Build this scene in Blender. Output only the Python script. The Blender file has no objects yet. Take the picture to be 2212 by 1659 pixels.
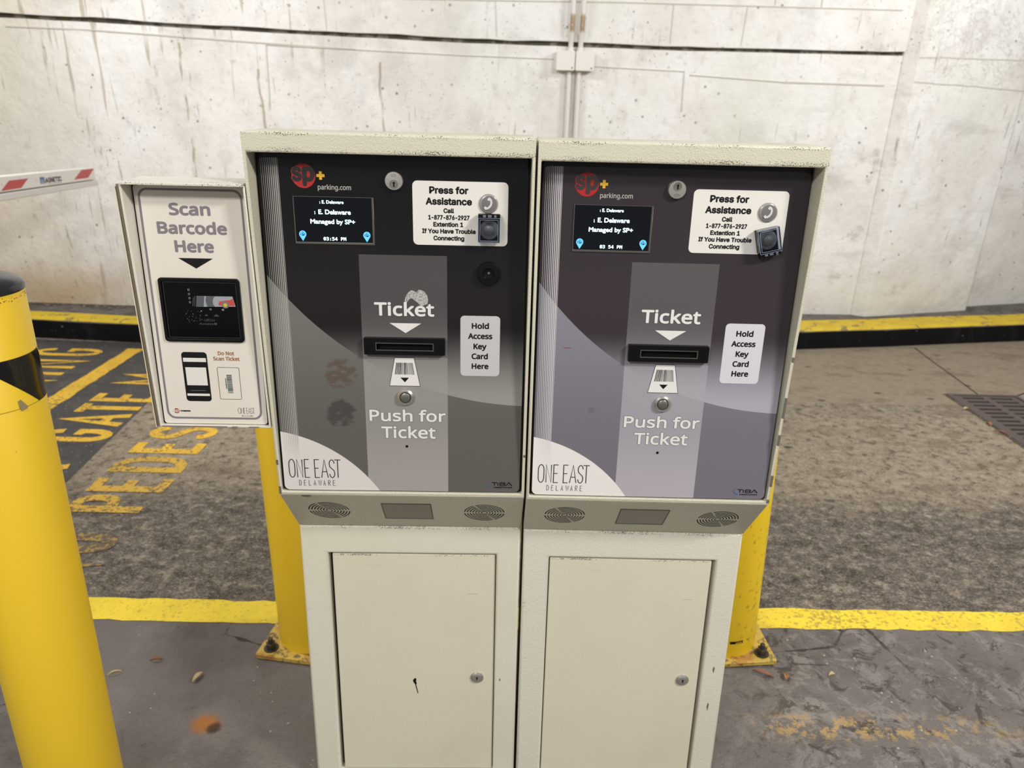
import bpy, math, random
from mathutils import Vector, Matrix
random.seed(7)
sc = bpy.context.scene
COL = sc.collection
PI = math.pi

# ------------------------------------------------------------------ camera, light, exposure
def lin(c):
    return tuple(((v / 255.0) / 12.92 if v / 255.0 <= 0.04045 else ((v / 255.0 + 0.055) / 1.055) ** 2.4) for v in c) + (1.0,)

YAW, PITCH, ROLL = math.radians(0.29300), math.radians(21.42850), math.radians(1.45976)
fw = Vector((math.sin(YAW) * math.cos(PITCH), math.cos(YAW) * math.cos(PITCH), -math.sin(PITCH)))
rt = Vector((math.cos(YAW), -math.sin(YAW), 0)); up = rt.cross(fw)
rt2 = rt * math.cos(ROLL) + up * math.sin(ROLL); up2 = up * math.cos(ROLL) - rt * math.sin(ROLL)
cam = bpy.data.cameras.new('camera'); co = bpy.data.objects.new('camera', cam); COL.objects.link(co)
m = Matrix.Identity(4)
for i in range(3):
    m[i][0], m[i][1], m[i][2] = rt2[i], up2[i], -fw[i]
m.translation = Vector((-0.0326, -1.0164, 1.30)); co.matrix_world = m
cam.sensor_fit = 'HORIZONTAL'; cam.sensor_width = 36.0; cam.lens = 36.0 * 1534.0 / 2212.0; cam.clip_start = 0.02
cam.dof.use_dof = True; cam.dof.focus_distance = 1.02; cam.dof.aperture_fstop = 6.5
sc.camera = co

w = bpy.data.worlds.new('world'); sc.world = w; w.use_nodes = True
w.node_tree.nodes['Background'].inputs[0].default_value = (0.93, 0.97, 1.0, 1)
w.node_tree.nodes['Background'].inputs[1].default_value = 0.30

def area(name, loc, target, sx, sy, power, color=(1, 0.978, 0.95)):
    l = bpy.data.lights.new(name, 'AREA'); l.shape = 'RECTANGLE'; l.size = sx; l.size_y = sy
    l.energy = power; l.color = color
    o = bpy.data.objects.new(name, l); COL.objects.link(o); o.location = loc
    o.rotation_euler = (Vector(target) - Vector(loc)).to_track_quat('-Z', 'Y').to_euler()
    return o
area('ceiling_lamp_front', (1.9, -1.4, 2.75), (0.2, 0.2, 0.7), 0.5, 0.2, 62)
area('ceiling_lamp_lane', (3.0, 1.2, 2.8), (1.0, 3.0, 0.9), 0.9, 0.15, 50)
area('ceiling_lamp_left', (-2.2, 1.0, 2.85), (-1.5, 2.6, 0.8), 1.2, 0.18, 44)
area('ceiling_lamp_rear', (-1.2, -2.3, 2.75), (-0.4, 0.2, 0.5), 1.0, 0.3, 46)

sc.view_settings.view_transform = 'Standard'; sc.view_settings.look = 'None'
sc.view_settings.gamma = 1.0; sc.view_settings.use_curve_mapping = False
sc.view_settings.exposure = 0.18

# ------------------------------------------------------------------ node helpers
class X:
    """tiny expression builder over math nodes"""
    def __init__(s, nt, v): s.nt, s.v = nt, v
    def _op(s, op, *a, clamp=False):
        n = s.nt.nodes.new('ShaderNodeMath'); n.operation = op; n.use_clamp = clamp
        for i, q in enumerate((s,) + a):
            q = q.v if isinstance(q, X) else q
            if isinstance(q, (int, float)): n.inputs[i].default_value = q
            else: s.nt.links.new(q, n.inputs[i])
        return X(s.nt, n.outputs[0])
    def __add__(s, o): return s._op('ADD', o)
    def __sub__(s, o): return s._op('SUBTRACT', o)
    def __mul__(s, o): return s._op('MULTIPLY', o)
    def __truediv__(s, o): return s._op('DIVIDE', o)
    def gt(s, o): return s._op('GREATER_THAN', o)
    def lt(s, o): return s._op('LESS_THAN', o)
    def pw(s, o): return s._op('POWER', o)
    def mod(s, o): return s._op('FLOORED_MODULO', o)
    def sqrt(s): return s._op('SQRT')
    def inv(s): return X(s.nt, 1.0)._op('SUBTRACT', s) if False else (s * -1.0) + 1.0
    def sstep(s, a, b, t0=0.0, t1=1.0):
        n = s.nt.nodes.new('ShaderNodeMapRange'); n.interpolation_type = 'SMOOTHSTEP'; n.clamp = True
        s.nt.links.new(s.v, n.inputs[0])
        rev = a > b
        n.inputs[1].default_value = min(a, b); n.inputs[2].default_value = max(a, b)
        n.inputs[3].default_value = t1 if rev else t0; n.inputs[4].default_value = t0 if rev else t1
        return X(s.nt, n.outputs[0])

class Mat:
    def __init__(s, name, base=(200, 200, 200), rough=0.5, metal=0.0, spec=0.5):
        s.m = bpy.data.materials.new(name); s.m.use_nodes = True; s.nt = s.m.node_tree
        s.b = s.nt.nodes['Principled BSDF']
        s.b.inputs['Base Color'].default_value = lin(base)
        s.b.inputs['Roughness'].default_value = rough; s.b.inputs['Metallic'].default_value = metal
        s.b.inputs['Specular IOR Level'].default_value = spec
        s._tc = None; s.colout = None
    def tc(s):
        if s._tc is None: s._tc = s.nt.nodes.new('ShaderNodeTexCoord')
        return s._tc.outputs['Object']
    def xyz(s):
        n = s.nt.nodes.new('ShaderNodeSeparateXYZ'); s.nt.links.new(s.tc(), n.inputs[0])
        return [X(s.nt, n.outputs[i]) for i in range(3)]
    def mapped(s, scale, loc=(0, 0, 0), rot=(0, 0, 0)):
        n = s.nt.nodes.new('ShaderNodeMapping'); s.nt.links.new(s.tc(), n.inputs[0])
        n.inputs['Scale'].default_value = scale; n.inputs['Location'].default_value = loc; n.inputs['Rotation'].default_value = rot
        return n.outputs[0]
    def noise(s, scale, detail=4, rough=0.55, stretch=None, loc=(0, 0, 0), dist=0.0, rot=(0, 0, 0)):
        n = s.nt.nodes.new('ShaderNodeTexNoise'); n.inputs['Scale'].default_value = scale
        n.inputs['Detail'].default_value = detail; n.inputs['Roughness'].default_value = rough; n.inputs['Distortion'].default_value = dist
        s.nt.links.new(s.mapped(stretch or (1, 1, 1), loc, rot), n.inputs['Vector'])
        return X(s.nt, n.outputs[0])
    def voro(s, scale, stretch=None, loc=(0, 0, 0), feature='F1', rnd=1.0, out=0):
        n = s.nt.nodes.new('ShaderNodeTexVoronoi'); n.feature = feature; n.inputs['Scale'].default_value = scale
        n.inputs['Randomness'].default_value = rnd
        s.nt.links.new(s.mapped(stretch or (1, 1, 1), loc), n.inputs['Vector'])
        return X(s.nt, n.outputs[out])
    def col(s, c):
        n = s.nt.nodes.new('ShaderNodeRGB'); n.outputs[0].default_value = lin(c); return n.outputs[0]
    def start(s, c): s.colout = s.col(c); return s
    def mix(s, fac, c, mode='MIX', k=1.0):
        n = s.nt.nodes.new('ShaderNodeMix'); n.data_type = 'RGBA'; n.blend_type = mode; n.clamp_factor = True
        f = fac * k if (isinstance(fac, X) and k != 1.0) else fac
        if isinstance(f, X): s.nt.links.new(f.v, n.inputs[0])
        else: n.inputs[0].default_value = f
        s.nt.links.new(s.colout, n.inputs[6])
        if isinstance(c, tuple): n.inputs[7].default_value = lin(c)
        else: s.nt.links.new(c, n.inputs[7])
        s.colout = n.outputs[2]; return s
    def bump(s, h, strength=0.3, dist=0.01):
        n = s.nt.nodes.new('ShaderNodeBump'); n.inputs['Strength'].default_value = strength; n.inputs['Distance'].default_value = dist
        s.nt.links.new(h.v, n.inputs['Height']); s.nt.links.new(n.outputs[0], s.b.inputs['Normal']); return s
    def rough(s, x): s.nt.links.new(x.v, s.b.inputs['Roughness']); return s
    def emit(s, c, k):
        s.b.inputs['Emission Color'].default_value = lin(c); s.b.inputs['Emission Strength'].default_value = k; return s
    def done(s):
        if s.colout is not None: s.nt.links.new(s.colout, s.b.inputs['Base Color'])
        return s.m

# ------------------------------------------------------------------ materials
def cream(name, base, tone, panelled=False, wear_lines=(), bumpk=0.5, dirt=0.25):
    M = Mat(name, base, 0.42, 0, 0.4).start(base)
    M.mix(M.noise(6, 5, 0.6).sstep(0.42, 0.75), tone, k=dirt)
    M.mix(M.noise(38, 6, 0.7, stretch=(0.35, 1, 1)).sstep(0.62, 0.74), (150, 140, 118), k=0.22)
    M.mix(M.noise(60, 3, 0.6, stretch=(0.12, 1, 1), loc=(3, 1, 2)).sstep(0.70, 0.74), (92, 86, 74), k=0.55)
    x, y, z = M.xyz()
    sp = M.noise(700, 2, 0.6, stretch=(0.7, 1, 1))
    thr = M.noise(14, 3, 0.6)
    for zc, wd in wear_lines:
        band = (z - zc)._op('ABSOLUTE').sstep(wd, wd * 0.35)
        M.mix((sp + thr * 0.55).gt(0.875) * band, (70, 64, 54), k=0.85)
    h = M.noise(430, 2, 0.5) + M.noise(170, 2, 0.5) * 0.6
    M.bump(h, bumpk, 0.0012)
    return M.done()

CREAM_HEAD = cream('cream_powder_coat', (205, 199, 178), (193, 186, 163), wear_lines=((1.2545, 0.0035), (1.2335, 0.005)), bumpk=0.55)
CREAM_CAB = cream('cream_cabinet_paint', (216, 211, 192), (204, 197, 174), wear_lines=((0.584, 0.004),), bumpk=0.22, dirt=0.4)
CREAM_CAB2 = cream('cream_cabinet_paint_textured', (216, 212, 194), (205, 200, 178), wear_lines=((0.584, 0.004),), bumpk=0.55, dirt=0.35)
CREAM_DOOR = cream('cream_door_paint', (216, 208, 186), (206, 197, 172), wear_lines=((0.5245, 0.003),), bumpk=0.15, dirt=0.4)
CREAM_SCAN = cream('cream_scanner_housing', (218, 211, 198), (200, 190, 170), wear_lines=((1.186, 0.004),), bumpk=0.3, dirt=0.5)
WHITE_EDGE = Mat('white_edge_strip', (228, 222, 216), 0.45).done()
CHIP = Mat('chipped_bare_metal', (104, 99, 88), 0.6).done()
BLACK = Mat('black_plastic', (9, 9, 10), 0.3, 0, 0.3).done()
BLACKM = Mat('black_matte', (10, 10, 10), 0.7, 0, 0.2).done()
GAPM = Mat('dark_gap', (14, 13, 11), 0.9, 0, 0.1).done()
SEALM = Mat('charcoal_seal', (32, 31, 30), 0.5, 0, 0.4).done()
INK = Mat('black_ink', (24, 22, 23), 0.5, 0, 0.2).done()
WHITEPRINT = Mat('white_print', (222, 218, 212), 0.45, 0, 0.3).done()
OUTLINE = Mat('grey_print_outline', (92, 88, 88), 0.45, 0, 0.3).done()
STICKER = Mat('pale_sticker_print', (222, 217, 208), 0.35, 0, 0.35)
STICKER.start((222, 217, 208)).mix(STICKER.noise(12, 3, 0.5).sstep(0.4, 0.7), (208, 203, 194), k=0.5); STICKER = STICKER.done()
STICKER2 = Mat('grey_sticker_print', (190, 188, 186), 0.35, 0, 0.35).done()
RED = Mat('red_print', (164, 40, 38), 0.45, 0, 0.3).done()
YELLOWP = Mat('yellow_print', (214, 170, 50), 0.45, 0, 0.3).done()
SCANFACE = Mat('pale_scanner_face', (222, 214, 203), 0.33, 0, 0.35)
SCANFACE.start((222, 214, 203)).mix(SCANFACE.noise(7, 3, 0.5).sstep(0.35, 0.7), (216, 208, 188), k=0.6); SCANFACE = SCANFACE.done()
MAUVE = Mat('mauve_grey_print', (128, 118, 124), 0.45, 0, 0.3).done()
BROWNP = Mat('brown_print', (158, 108, 76), 0.45, 0, 0.3).done()
STEEL = Mat('brushed_steel', (214, 208, 198), 0.28, 0.9, 0.5).done()
STEELD = Mat('dull_steel_button', (142, 138, 130), 0.38, 0.8, 0.5).done()
GREYDISC = Mat('grey_dome_disc', (150, 146, 142), 0.25, 0, 0.5).done()
GREYDISC2 = Mat('dark_grey_disc_print', (116, 110, 108), 0.3, 0, 0.5).done()
GREYWIN = Mat('smoked_window', (108, 104, 90), 0.25, 0, 0.5).done()
SCREENG = Mat('display_glass', (6, 7, 9), 0.12, 0, 0.3).emit((10, 18, 24), 0.3).done()
SCREENT = Mat('display_text', (210, 235, 245), 0.5).emit((205, 240, 255), 1.0).done()
SCREENB = Mat('display_blue', (90, 165, 215), 0.5).emit((80, 165, 225), 0.9).done()
BLUEP = Mat('blue_print', (48, 98, 158), 0.45).done()
DIMP = Mat('faint_grey_print', (64, 64, 62), 0.4).done()
DIMP2 = Mat('lighter_faint_print', (128, 128, 124), 0.4).done()
CLEAR = Mat('clear_plastic', (225, 232, 240), 0.06, 0, 0.5)
CLEAR.b.inputs['Transmission Weight'].default_value = 1.0; CLEAR.b.inputs['IOR'].default_value = 1.2; CLEAR = CLEAR.done()
SCANGLASS = Mat('scanner_window_glass', (8, 8, 8), 0.12, 0, 0.2).done()

def yellow_mat(name, base, wear=0.25, scuff=(90, 72, 30), scuffk=0.35, thr=0.66):
    M = Mat(name, base, 0.38, 0, 0.45).start(base)
    M.mix(M.noise(5, 4, 0.6, stretch=(1, 1, 0.3)).sstep(0.45, 0.75), tuple(int(c * 0.93) for c in base), k=wear)
    M.mix(M.noise(55, 5, 0.65).sstep(thr, thr + 0.05), scuff, k=scuffk)
    M.bump(M.noise(90, 3, 0.5), 0.08, 0.002)
    return M.done()
YEL = yellow_mat('yellow_bollard_paint', (230, 191, 42), thr=0.72)
YEL_R = yellow_mat('yellow_scuffed_bollard_paint', (226, 188, 34), 0.4, (110, 90, 30), 0.5, 0.60)
PLATE = Mat('worn_yellow_plate', (190, 160, 70), 0.6)
PLATE.start((196, 165, 74)).mix(PLATE.noise(45, 6, 0.7).sstep(0.50, 0.58), (70, 66, 56), k=0.8).mix(PLATE.noise(18, 4, 0.6, loc=(5, 5, 0)).sstep(0.55, 0.66), (160, 96, 44), k=0.6)
PLATE.bump(PLATE.noise(60, 4), 0.3, 0.003); PLATE = PLATE.done()
RUSTBOLT = Mat('dark_bolt_metal', (74, 68, 60), 0.45, 0.5).done()
TAPE = Mat('glossy_black_tape', (16, 16, 14), 0.12, 0, 0.6).done()
CAPB = Mat('black_cap_plastic', (26, 27, 28), 0.2, 0, 0.5).done()

# floor: pad, dark strip, worn aggregate and slab, by position; grain by noise
def floor_mat():
    M = Mat('garage_floor', (120, 112, 100), 0.8, 0, 0.25)
    x, y, z = M.xyz()
    jit = (M.noise(3.0, 4, 0.6) - 0.5) * 0.28
    yy = y + jit
    M.start((114, 107, 102))
    agg = M.noise(26, 7, 0.72)
    agg2 = M.noise(70, 5, 0.7, stretch=(0.7, 1, 1))
    ys = y + (M.noise(9, 4) - 0.5) * 0.012
    isl = ys.gt(0.585)                                     # beyond the stripe: worn lane surface
    M.mix(isl, (100, 91, 82))
    M.mix(isl * yy.sstep(1.08, 1.34), (148, 134, 114))      # lighter exposed band
    M.mix(isl * yy.sstep(1.9, 2.1), (134, 122, 107))
    smooth = x.sstep(0.2, 1.0) * y.gt(2.14)
    M.mix(smooth, (150, 136, 116), k=0.8)
    lane = isl * (smooth * -0.75 + 1.0)
    M.mix(lane * agg.sstep(0.50, 0.70), (190, 177, 154), k=0.60)
    M.mix(lane * agg2.sstep(0.50, 0.64), (176, 164, 144), k=0.42)
    M.mix(lane * agg.sstep(0.50, 0.36), (66, 57, 48), k=0.8)
    dk = isl * yy.sstep(1.25, 1.05)
    M.mix(dk * M.noise(11, 7, 0.75, stretch=(0.6, 1, 1), loc=(4, 9, 1)).sstep(0.50, 0.62), (58, 50, 44), k=0.65)
    M.mix(isl * yy.sstep(1.05, 1.3) * M.noise(8, 7, 0.75, stretch=(0.5, 1, 1), loc=(7, 2, 1)).sstep(0.50, 0.62), (112, 98, 80), k=0.6)
    M.mix(lane * M.noise(60, 4, 0.7, stretch=(0.55, 1, 1), loc=(2, 7, 1)).sstep(0.60, 0.68), (46, 40, 35), k=0.85)
    pad = isl.inv()
    M.mix(pad * M.noise(9, 6, 0.65).sstep(0.45, 0.68), (126, 120, 115), k=0.6)
    M.mix(pad * M.noise(4.5, 6, 0.7, loc=(6, 6, 0)).sstep(0.48, 0.66), (92, 86, 81), k=0.7)
    M.mix(pad * M.noise(28, 6, 0.7, loc=(4, 2, 0)).sstep(0.60, 0.70), (78, 72, 67), k=0.65)
    rt_ = x.sstep(0.35, 0.7)
    M.mix(pad * rt_ * M.noise(13, 7, 0.75, dist=1.2).sstep(0.50, 0.60), (152, 146, 140), k=0.55)
    M.mix(pad * rt_ * M.noise(17, 7, 0.75, dist=0.8, loc=(8, 1, 0)).sstep(0.53, 0.61), (70, 62, 54), k=0.8)
    # old yellow remnants on the right
    ry = (y - 0.205)._op('ABSOLUTE').sstep(0.055, 0.01) * x.sstep(0.5, 0.62) * x.sstep(1.25, 0.9)
    M.mix(pad * ry * M.noise(24, 6, 0.75, loc=(1, 3, 0)).sstep(0.50, 0.56), (186, 154, 98), k=0.75)
    # rust stain
    rx = ((x + 0.691).pw(2.0) if False else (x + 0.691) * (x + 0.691)) + (y - 0.178) * (y - 0.178) * 1.6
    rd = rx.sqrt() + (M.noise(40, 4) - 0.5) * 0.03
    M.mix(rd.sstep(0.045, 0.012), (166, 104, 38), k=0.85)
    rd2 = ((x + 0.668) * (x + 0.668) + (y - 0.168) * (y - 0.168)).sqrt() + (M.noise(60, 4) - 0.5) * 0.02
    M.mix(rd2.sstep(0.022, 0.008), (56, 40, 30), k=0.85)
    # pale crumbs
    M.mix(M.voro(34, out=0).lt(0.09) * M.noise(3, 3, loc=(9, 9, 0)).sstep(0.45, 0.6) * (isl * -0.7 + 1.0), (196, 194, 182), k=0.75)
    # dark spots on the lane
    M.mix(isl * M.voro(5.5, stretch=(0.8, 1.4, 1), out=0).lt(0.085), (62, 58, 54), k=0.8)
    # fine cracks in the pad
    ck = M.voro(3.2, feature='DISTANCE_TO_EDGE', loc=(0.3, 0.1, 0)) + (M.noise(22, 4) - 0.5) * 0.05
    M.mix(pad * ck.sstep(0.010, 0.002) * M.noise(2.5, 2, loc=(3, 3, 3)).sstep(0.5, 0.62), (46, 42, 38), k=0.8)
    fine = M.noise(190, 4, 0.75, stretch=(0.7, 1, 1), loc=(1, 2, 3))
    M.mix(lane * fine.sstep(0.55, 0.63), (206, 196, 176), k=0.45)
    M.mix(isl * fine.sstep(0.44, 0.36), (52, 46, 40), k=0.55)
    M.mix(pad * fine.sstep(0.44, 0.36), (78, 73, 68), k=0.4)
    M.bump(agg * 1.4 + agg2 * 0.8 + M.noise(160, 4) * 0.5, 0.55, 0.012)
    return M.done()
FLOOR = floor_mat()

def paint_mat(name, base, under, wearthr, k=0.9, scale=45):
    M = Mat(name, base, 0.6, 0, 0.35).start(base)
    M.mix(M.noise(7, 4, 0.6).sstep(0.4, 0.7), tuple(int(c * 0.86) for c in base), k=0.6)
    M.mix((M.noise(scale, 6, 0.72) + (M.noise(4, 3, loc=(2, 2, 0)) - 0.5) * 0.35).sstep(wearthr, wearthr + 0.05), under, k=k)
    M.bump(M.noise(60, 5, 0.7) + M.noise(180, 3) * 0.4, 0.4, 0.008)
    return M.done()
STRIPE = paint_mat('yellow_line_paint', (238, 208, 56), (166, 144, 62), 0.56, 0.6, 80)
STRIPE_R = paint_mat('yellow_line_paint_worn', (236, 206, 58), (150, 130, 58), 0.56, 0.75, 75)
LETTERP = paint_mat('yellow_letter_paint', (226, 180, 56), (88, 78, 62), 0.565, 0.8, 60)
LETTERW = paint_mat('yellow_letter_paint_worn', (206, 164, 62), (100, 87, 66), 0.52, 0.92, 60)
LETTERF = paint_mat('yellow_letter_paint_faded', (168, 136, 72), (92, 80, 66), 0.44, 0.95, 60)
BLACKP = Mat('black_floor_paint', (62, 60, 60), 0.6, 0, 0.3)
BLACKP.start((66, 64, 64)).mix(BLACKP.noise(5, 5, 0.6).sstep(0.45, 0.72), (92, 86, 80), k=0.7).mix(BLACKP.voro(42).lt(0.10), (170, 176, 176), k=0.8)
BLACKP.mix(BLACKP.noise(90, 5, 0.7, loc=(1, 1, 1)).sstep(0.58, 0.66), (120, 116, 110), k=0.5).mix(BLACKP.noise(9, 6, 0.75, dist=0.8, loc=(6, 1, 1)).sstep(0.55, 0.68), (104, 97, 90), k=0.55)
BLACKP.mix(BLACKP.noise(16, 5, 0.65, loc=(3, 0, 0)).sstep(0.55, 0.7), (48, 46, 46), k=0.6)
BLACKP.bump(BLACKP.noise(60, 5, 0.7), 0.4, 0.008); BLACKP = BLACKP.done()

def wall_mat(name='painted_concrete', tint=(234, 232, 228)):
    M = Mat(name, tint, 0.7, 0, 0.25).start(tint)
    x, y, z = M.xyz()
    M.mix(M.noise(1.7, 5, 0.6).sstep(0.42, 0.66), (222, 217, 209), k=0.9)
    M.mix(M.noise(3.1, 5, 0.6, loc=(4, 1, 2)).sstep(0.5, 0.72), (222, 212, 206), k=0.6)
    M.mix(M.noise(2.3, 6, 0.65, loc=(9, 0, 5)).sstep(0.52, 0.70), (198, 195, 190), k=0.65)
    M.mix(M.noise(7, 6, 0.7, stretch=(1, 1, 0.6), loc=(2, 4, 6)).sstep(0.50, 0.68), (206, 200, 193), k=0.55)
    M.mix(M.noise(26, 5, 0.7, loc=(5, 4, 6)).sstep(0.56, 0.70), (196, 190, 182), k=0.45)
    M.mix(M.noise(2.2, 5, 0.65, stretch=(0.5, 1, 2.2), loc=(1, 4, 9)).sstep(0.54, 0.70) * x.sstep(0.6, 2.2), (182, 177, 170), k=0.5)
    # lower part a little greyer, yellow grime at bottom left
    M.mix(z.sstep(0.55, 0.12), (196, 188, 176), k=0.45)
    M.mix(x.sstep(-2.2, -3.1) * M.noise(1.5, 3, loc=(1, 1, 1)).sstep(0.3, 0.7), (214, 196, 164), k=0.75)
    M.mix(z.sstep(0.48, 0.15) * x.sstep(-2.0, -2.6) * M.noise(3, 4, loc=(6, 1, 1)).sstep(0.35, 0.6), (172, 140, 92), k=0.7)
    # drips: narrow vertical streaks
    dr = M.noise(24, 3, 0.5, stretch=(1, 1, 0.06), loc=(2, 0, 0))
    M.mix(dr.sstep(0.62, 0.68) * M.noise(2.2, 3, loc=(3, 3, 8)).sstep(0.42, 0.56) * x.sstep(0.6, -0.6), (160, 142, 112), k=0.60)
    dr2 = M.noise(46, 3, 0.5, stretch=(1, 1, 0.09), loc=(8, 0, 3))
    M.mix(dr2.sstep(0.64, 0.70) * M.noise(3.0, 3, loc=(5, 1, 8)).sstep(0.5, 0.62), (128, 114, 94), k=0.55)
    # two long runs
    for xc, z0, z1 in ((-1.83, 0.75, 1.57), (-0.765, 1.08, 1.50), (-1.42, 1.0, 1.45)):
        wob = (M.noise(2.5, 3, stretch=(0, 0, 1)) - 0.5) * 0.10
        ln = ((x + wob) - xc)._op('ABSOLUTE').sstep(0.010, 0.003) * z.gt(z0) * z.lt(z1)
        M.mix(ln * M.noise(30, 3, stretch=(1, 1, 0.25)).sstep(0.38, 0.52), (148, 128, 92), k=0.65)
    # smudges
    M.mix(M.noise(5.0, 6, 0.7, loc=(7, 2, 4)).sstep(0.60, 0.72), (158, 152, 144), k=0.55)
    # pits and specks
    pit = M.voro(13, loc=(0.2, 0.3, 0.1)) + (M.noise(30, 3) - 0.5) * 0.06
    pm = M.noise(2.6, 3, loc=(1, 6, 2)).sstep(0.36, 0.55)
    bl = M.noise(16, 6, 0.7, stretch=(1, 1, 0.4), loc=(3, 9, 2))
    M.mix(bl.sstep(0.60, 0.70) * x.sstep(0.5, -1.5), (170, 160, 148), k=0.5)
    M.mix(bl.sstep(0.66, 0.72) * x.sstep(-1.8, -2.6), (132, 118, 100), k=0.6)
    M.mix(pit.sstep(0.12, 0.07) * pm, (120, 110, 98), k=0.8)
    M.mix(M.voro(34, loc=(0.7, 0.3, 0.6)).lt(0.11) * M.noise(2.0, 3, loc=(4, 4, 0)).sstep(0.46, 0.6), (100, 90, 78), k=0.75)
    M.mix(M.noise(70, 4, 0.6, stretch=(1, 1, 0.3), loc=(5, 5, 5)).sstep(0.70, 0.74), (116, 100, 84), k=0.6)
    # green and grey hints
    M.mix(M.noise(1.1, 3, loc=(12, 0, 0)).sstep(0.5, 0.75), (216, 218, 204), k=0.6)
    # flaking at the upper right
    fl = M.noise(11, 7, 0.75, dist=1.0, loc=(2, 8, 1))
    flm = x.sstep(2.1, 2.35) * z.sstep(1.40, 1.55)
    M.mix((fl - 0.52)._op('ABSOLUTE').sstep(0.012, 0.003) * flm, (132, 122, 108), k=0.55)
    M.bump(M.noise(4, 6, 0.6) * 1.2 + M.noise(34, 5, 0.6) * 0.25 + pit.sstep(0.0, 0.12) * 0.15 + (fl.gt(0.52) * flm) * 0.2, 0.55, 0.022)
    return M.done()
WALL = wall_mat()
SEAM = Mat('concrete_seam', (202, 197, 187), 0.8).done()
SEAMD = Mat('dark_joint_shade', (96, 90, 78), 0.9)  # shade of the recessed joint put into its dark colour, with paler mottling
SEAMD.start((92, 86, 74)).mix(SEAMD.noise(14, 6, 0.7).sstep(0.45, 0.6), (168, 160, 146), k=0.8).mix(SEAMD.noise(9, 4, loc=(3, 3, 3)).sstep(0.58, 0.7), (110, 108, 70), k=0.6); SEAMD = SEAMD.done()
CURBTOP = Mat('grimy_ledge', (112, 106, 100), 0.85)
CURBTOP.start((102, 96, 90)).mix(CURBTOP.noise(12, 6, 0.7).sstep(0.45, 0.62), (70, 64, 58), k=0.8).mix(CURBTOP.noise(40, 4, 0.6, loc=(3, 3, 3)).sstep(0.66, 0.70), (190, 184, 172), k=0.8)
CURBTOP.bump(CURBTOP.noise(30, 5), 0.4, 0.01); CURBTOP = CURBTOP.done()
CURBBLACK = Mat('black_curb_paint', (12, 12, 12), 0.7, 0, 0.15)
CURBBLACK.start((13, 13, 13)).mix(CURBBLACK.noise(8, 6, 0.7, stretch=(1, 1, 0.3)).sstep(0.5, 0.7), (38, 36, 34), k=0.6).mix(CURBBLACK.noise(34, 4, 0.6).sstep(0.70, 0.73), (130, 124, 112), k=0.8)
CURBBLACK.bump(CURBBLACK.noise(20, 5), 0.4, 0.01); CURBBLACK = CURBBLACK.done()
CURBYEL = paint_mat('yellow_curb_paint', (214, 182, 44), (120, 108, 76), 0.56, 0.85, 16)
PIPE = Mat('painted_conduit', (222, 217, 210), 0.45)
PIPE.start((222, 217, 210)); _x, _y, _z = PIPE.xyz()
PIPE.mix(_z.sstep(1.645, 1.665) * _z.sstep(1.765, 1.745) * PIPE.noise(26, 3).sstep(0.3, 0.55), (164, 138, 100), k=0.85); PIPE = PIPE.done()
BOXW = Mat('painted_junction_box', (228, 224, 216), 0.45)
BOXW.start((228, 224, 216)).mix(BOXW.noise(24, 4, loc=(1, 2, 3)).sstep(0.66, 0.74), (150, 110, 70), k=0.7); BOXW = BOXW.done()
RUST = Mat('rust_spot', (120, 82, 50), 0.8).done()
ARMW = Mat('white_arm_paint', (226, 220, 214), 0.4)
ARMW.start((226, 220, 214)).mix(ARMW.noise(22, 5, 0.7).sstep(0.6, 0.72), (150, 138, 118), k=0.6); ARMW = ARMW.done()
ARMG = Mat('grey_rubber_edge', (214, 209, 204), 0.5).done()
REDT = Mat('red_reflective_tape', (184, 30, 36), 0.4).done()
GRATE = Mat('cast_iron_grate', (96, 84, 80), 0.55, 0.3)
GRATE.start((96, 85, 82)).mix(GRATE.noise(20, 5).sstep(0.5, 0.7), (112, 86, 62), k=0.6); GRATE = GRATE.done()
LEAFB = Mat('dry_brown_leaf', (150, 108, 66), 0.7).done()
LEAFR = Mat('reddish_leaf', (140, 92, 66), 0.7).done()
LEAFP = Mat('pale_dry_leaf', (186, 166, 124), 0.7).done()
CEIL = Mat('white_ceiling_paint', (205, 202, 196), 0.8).done()

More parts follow.
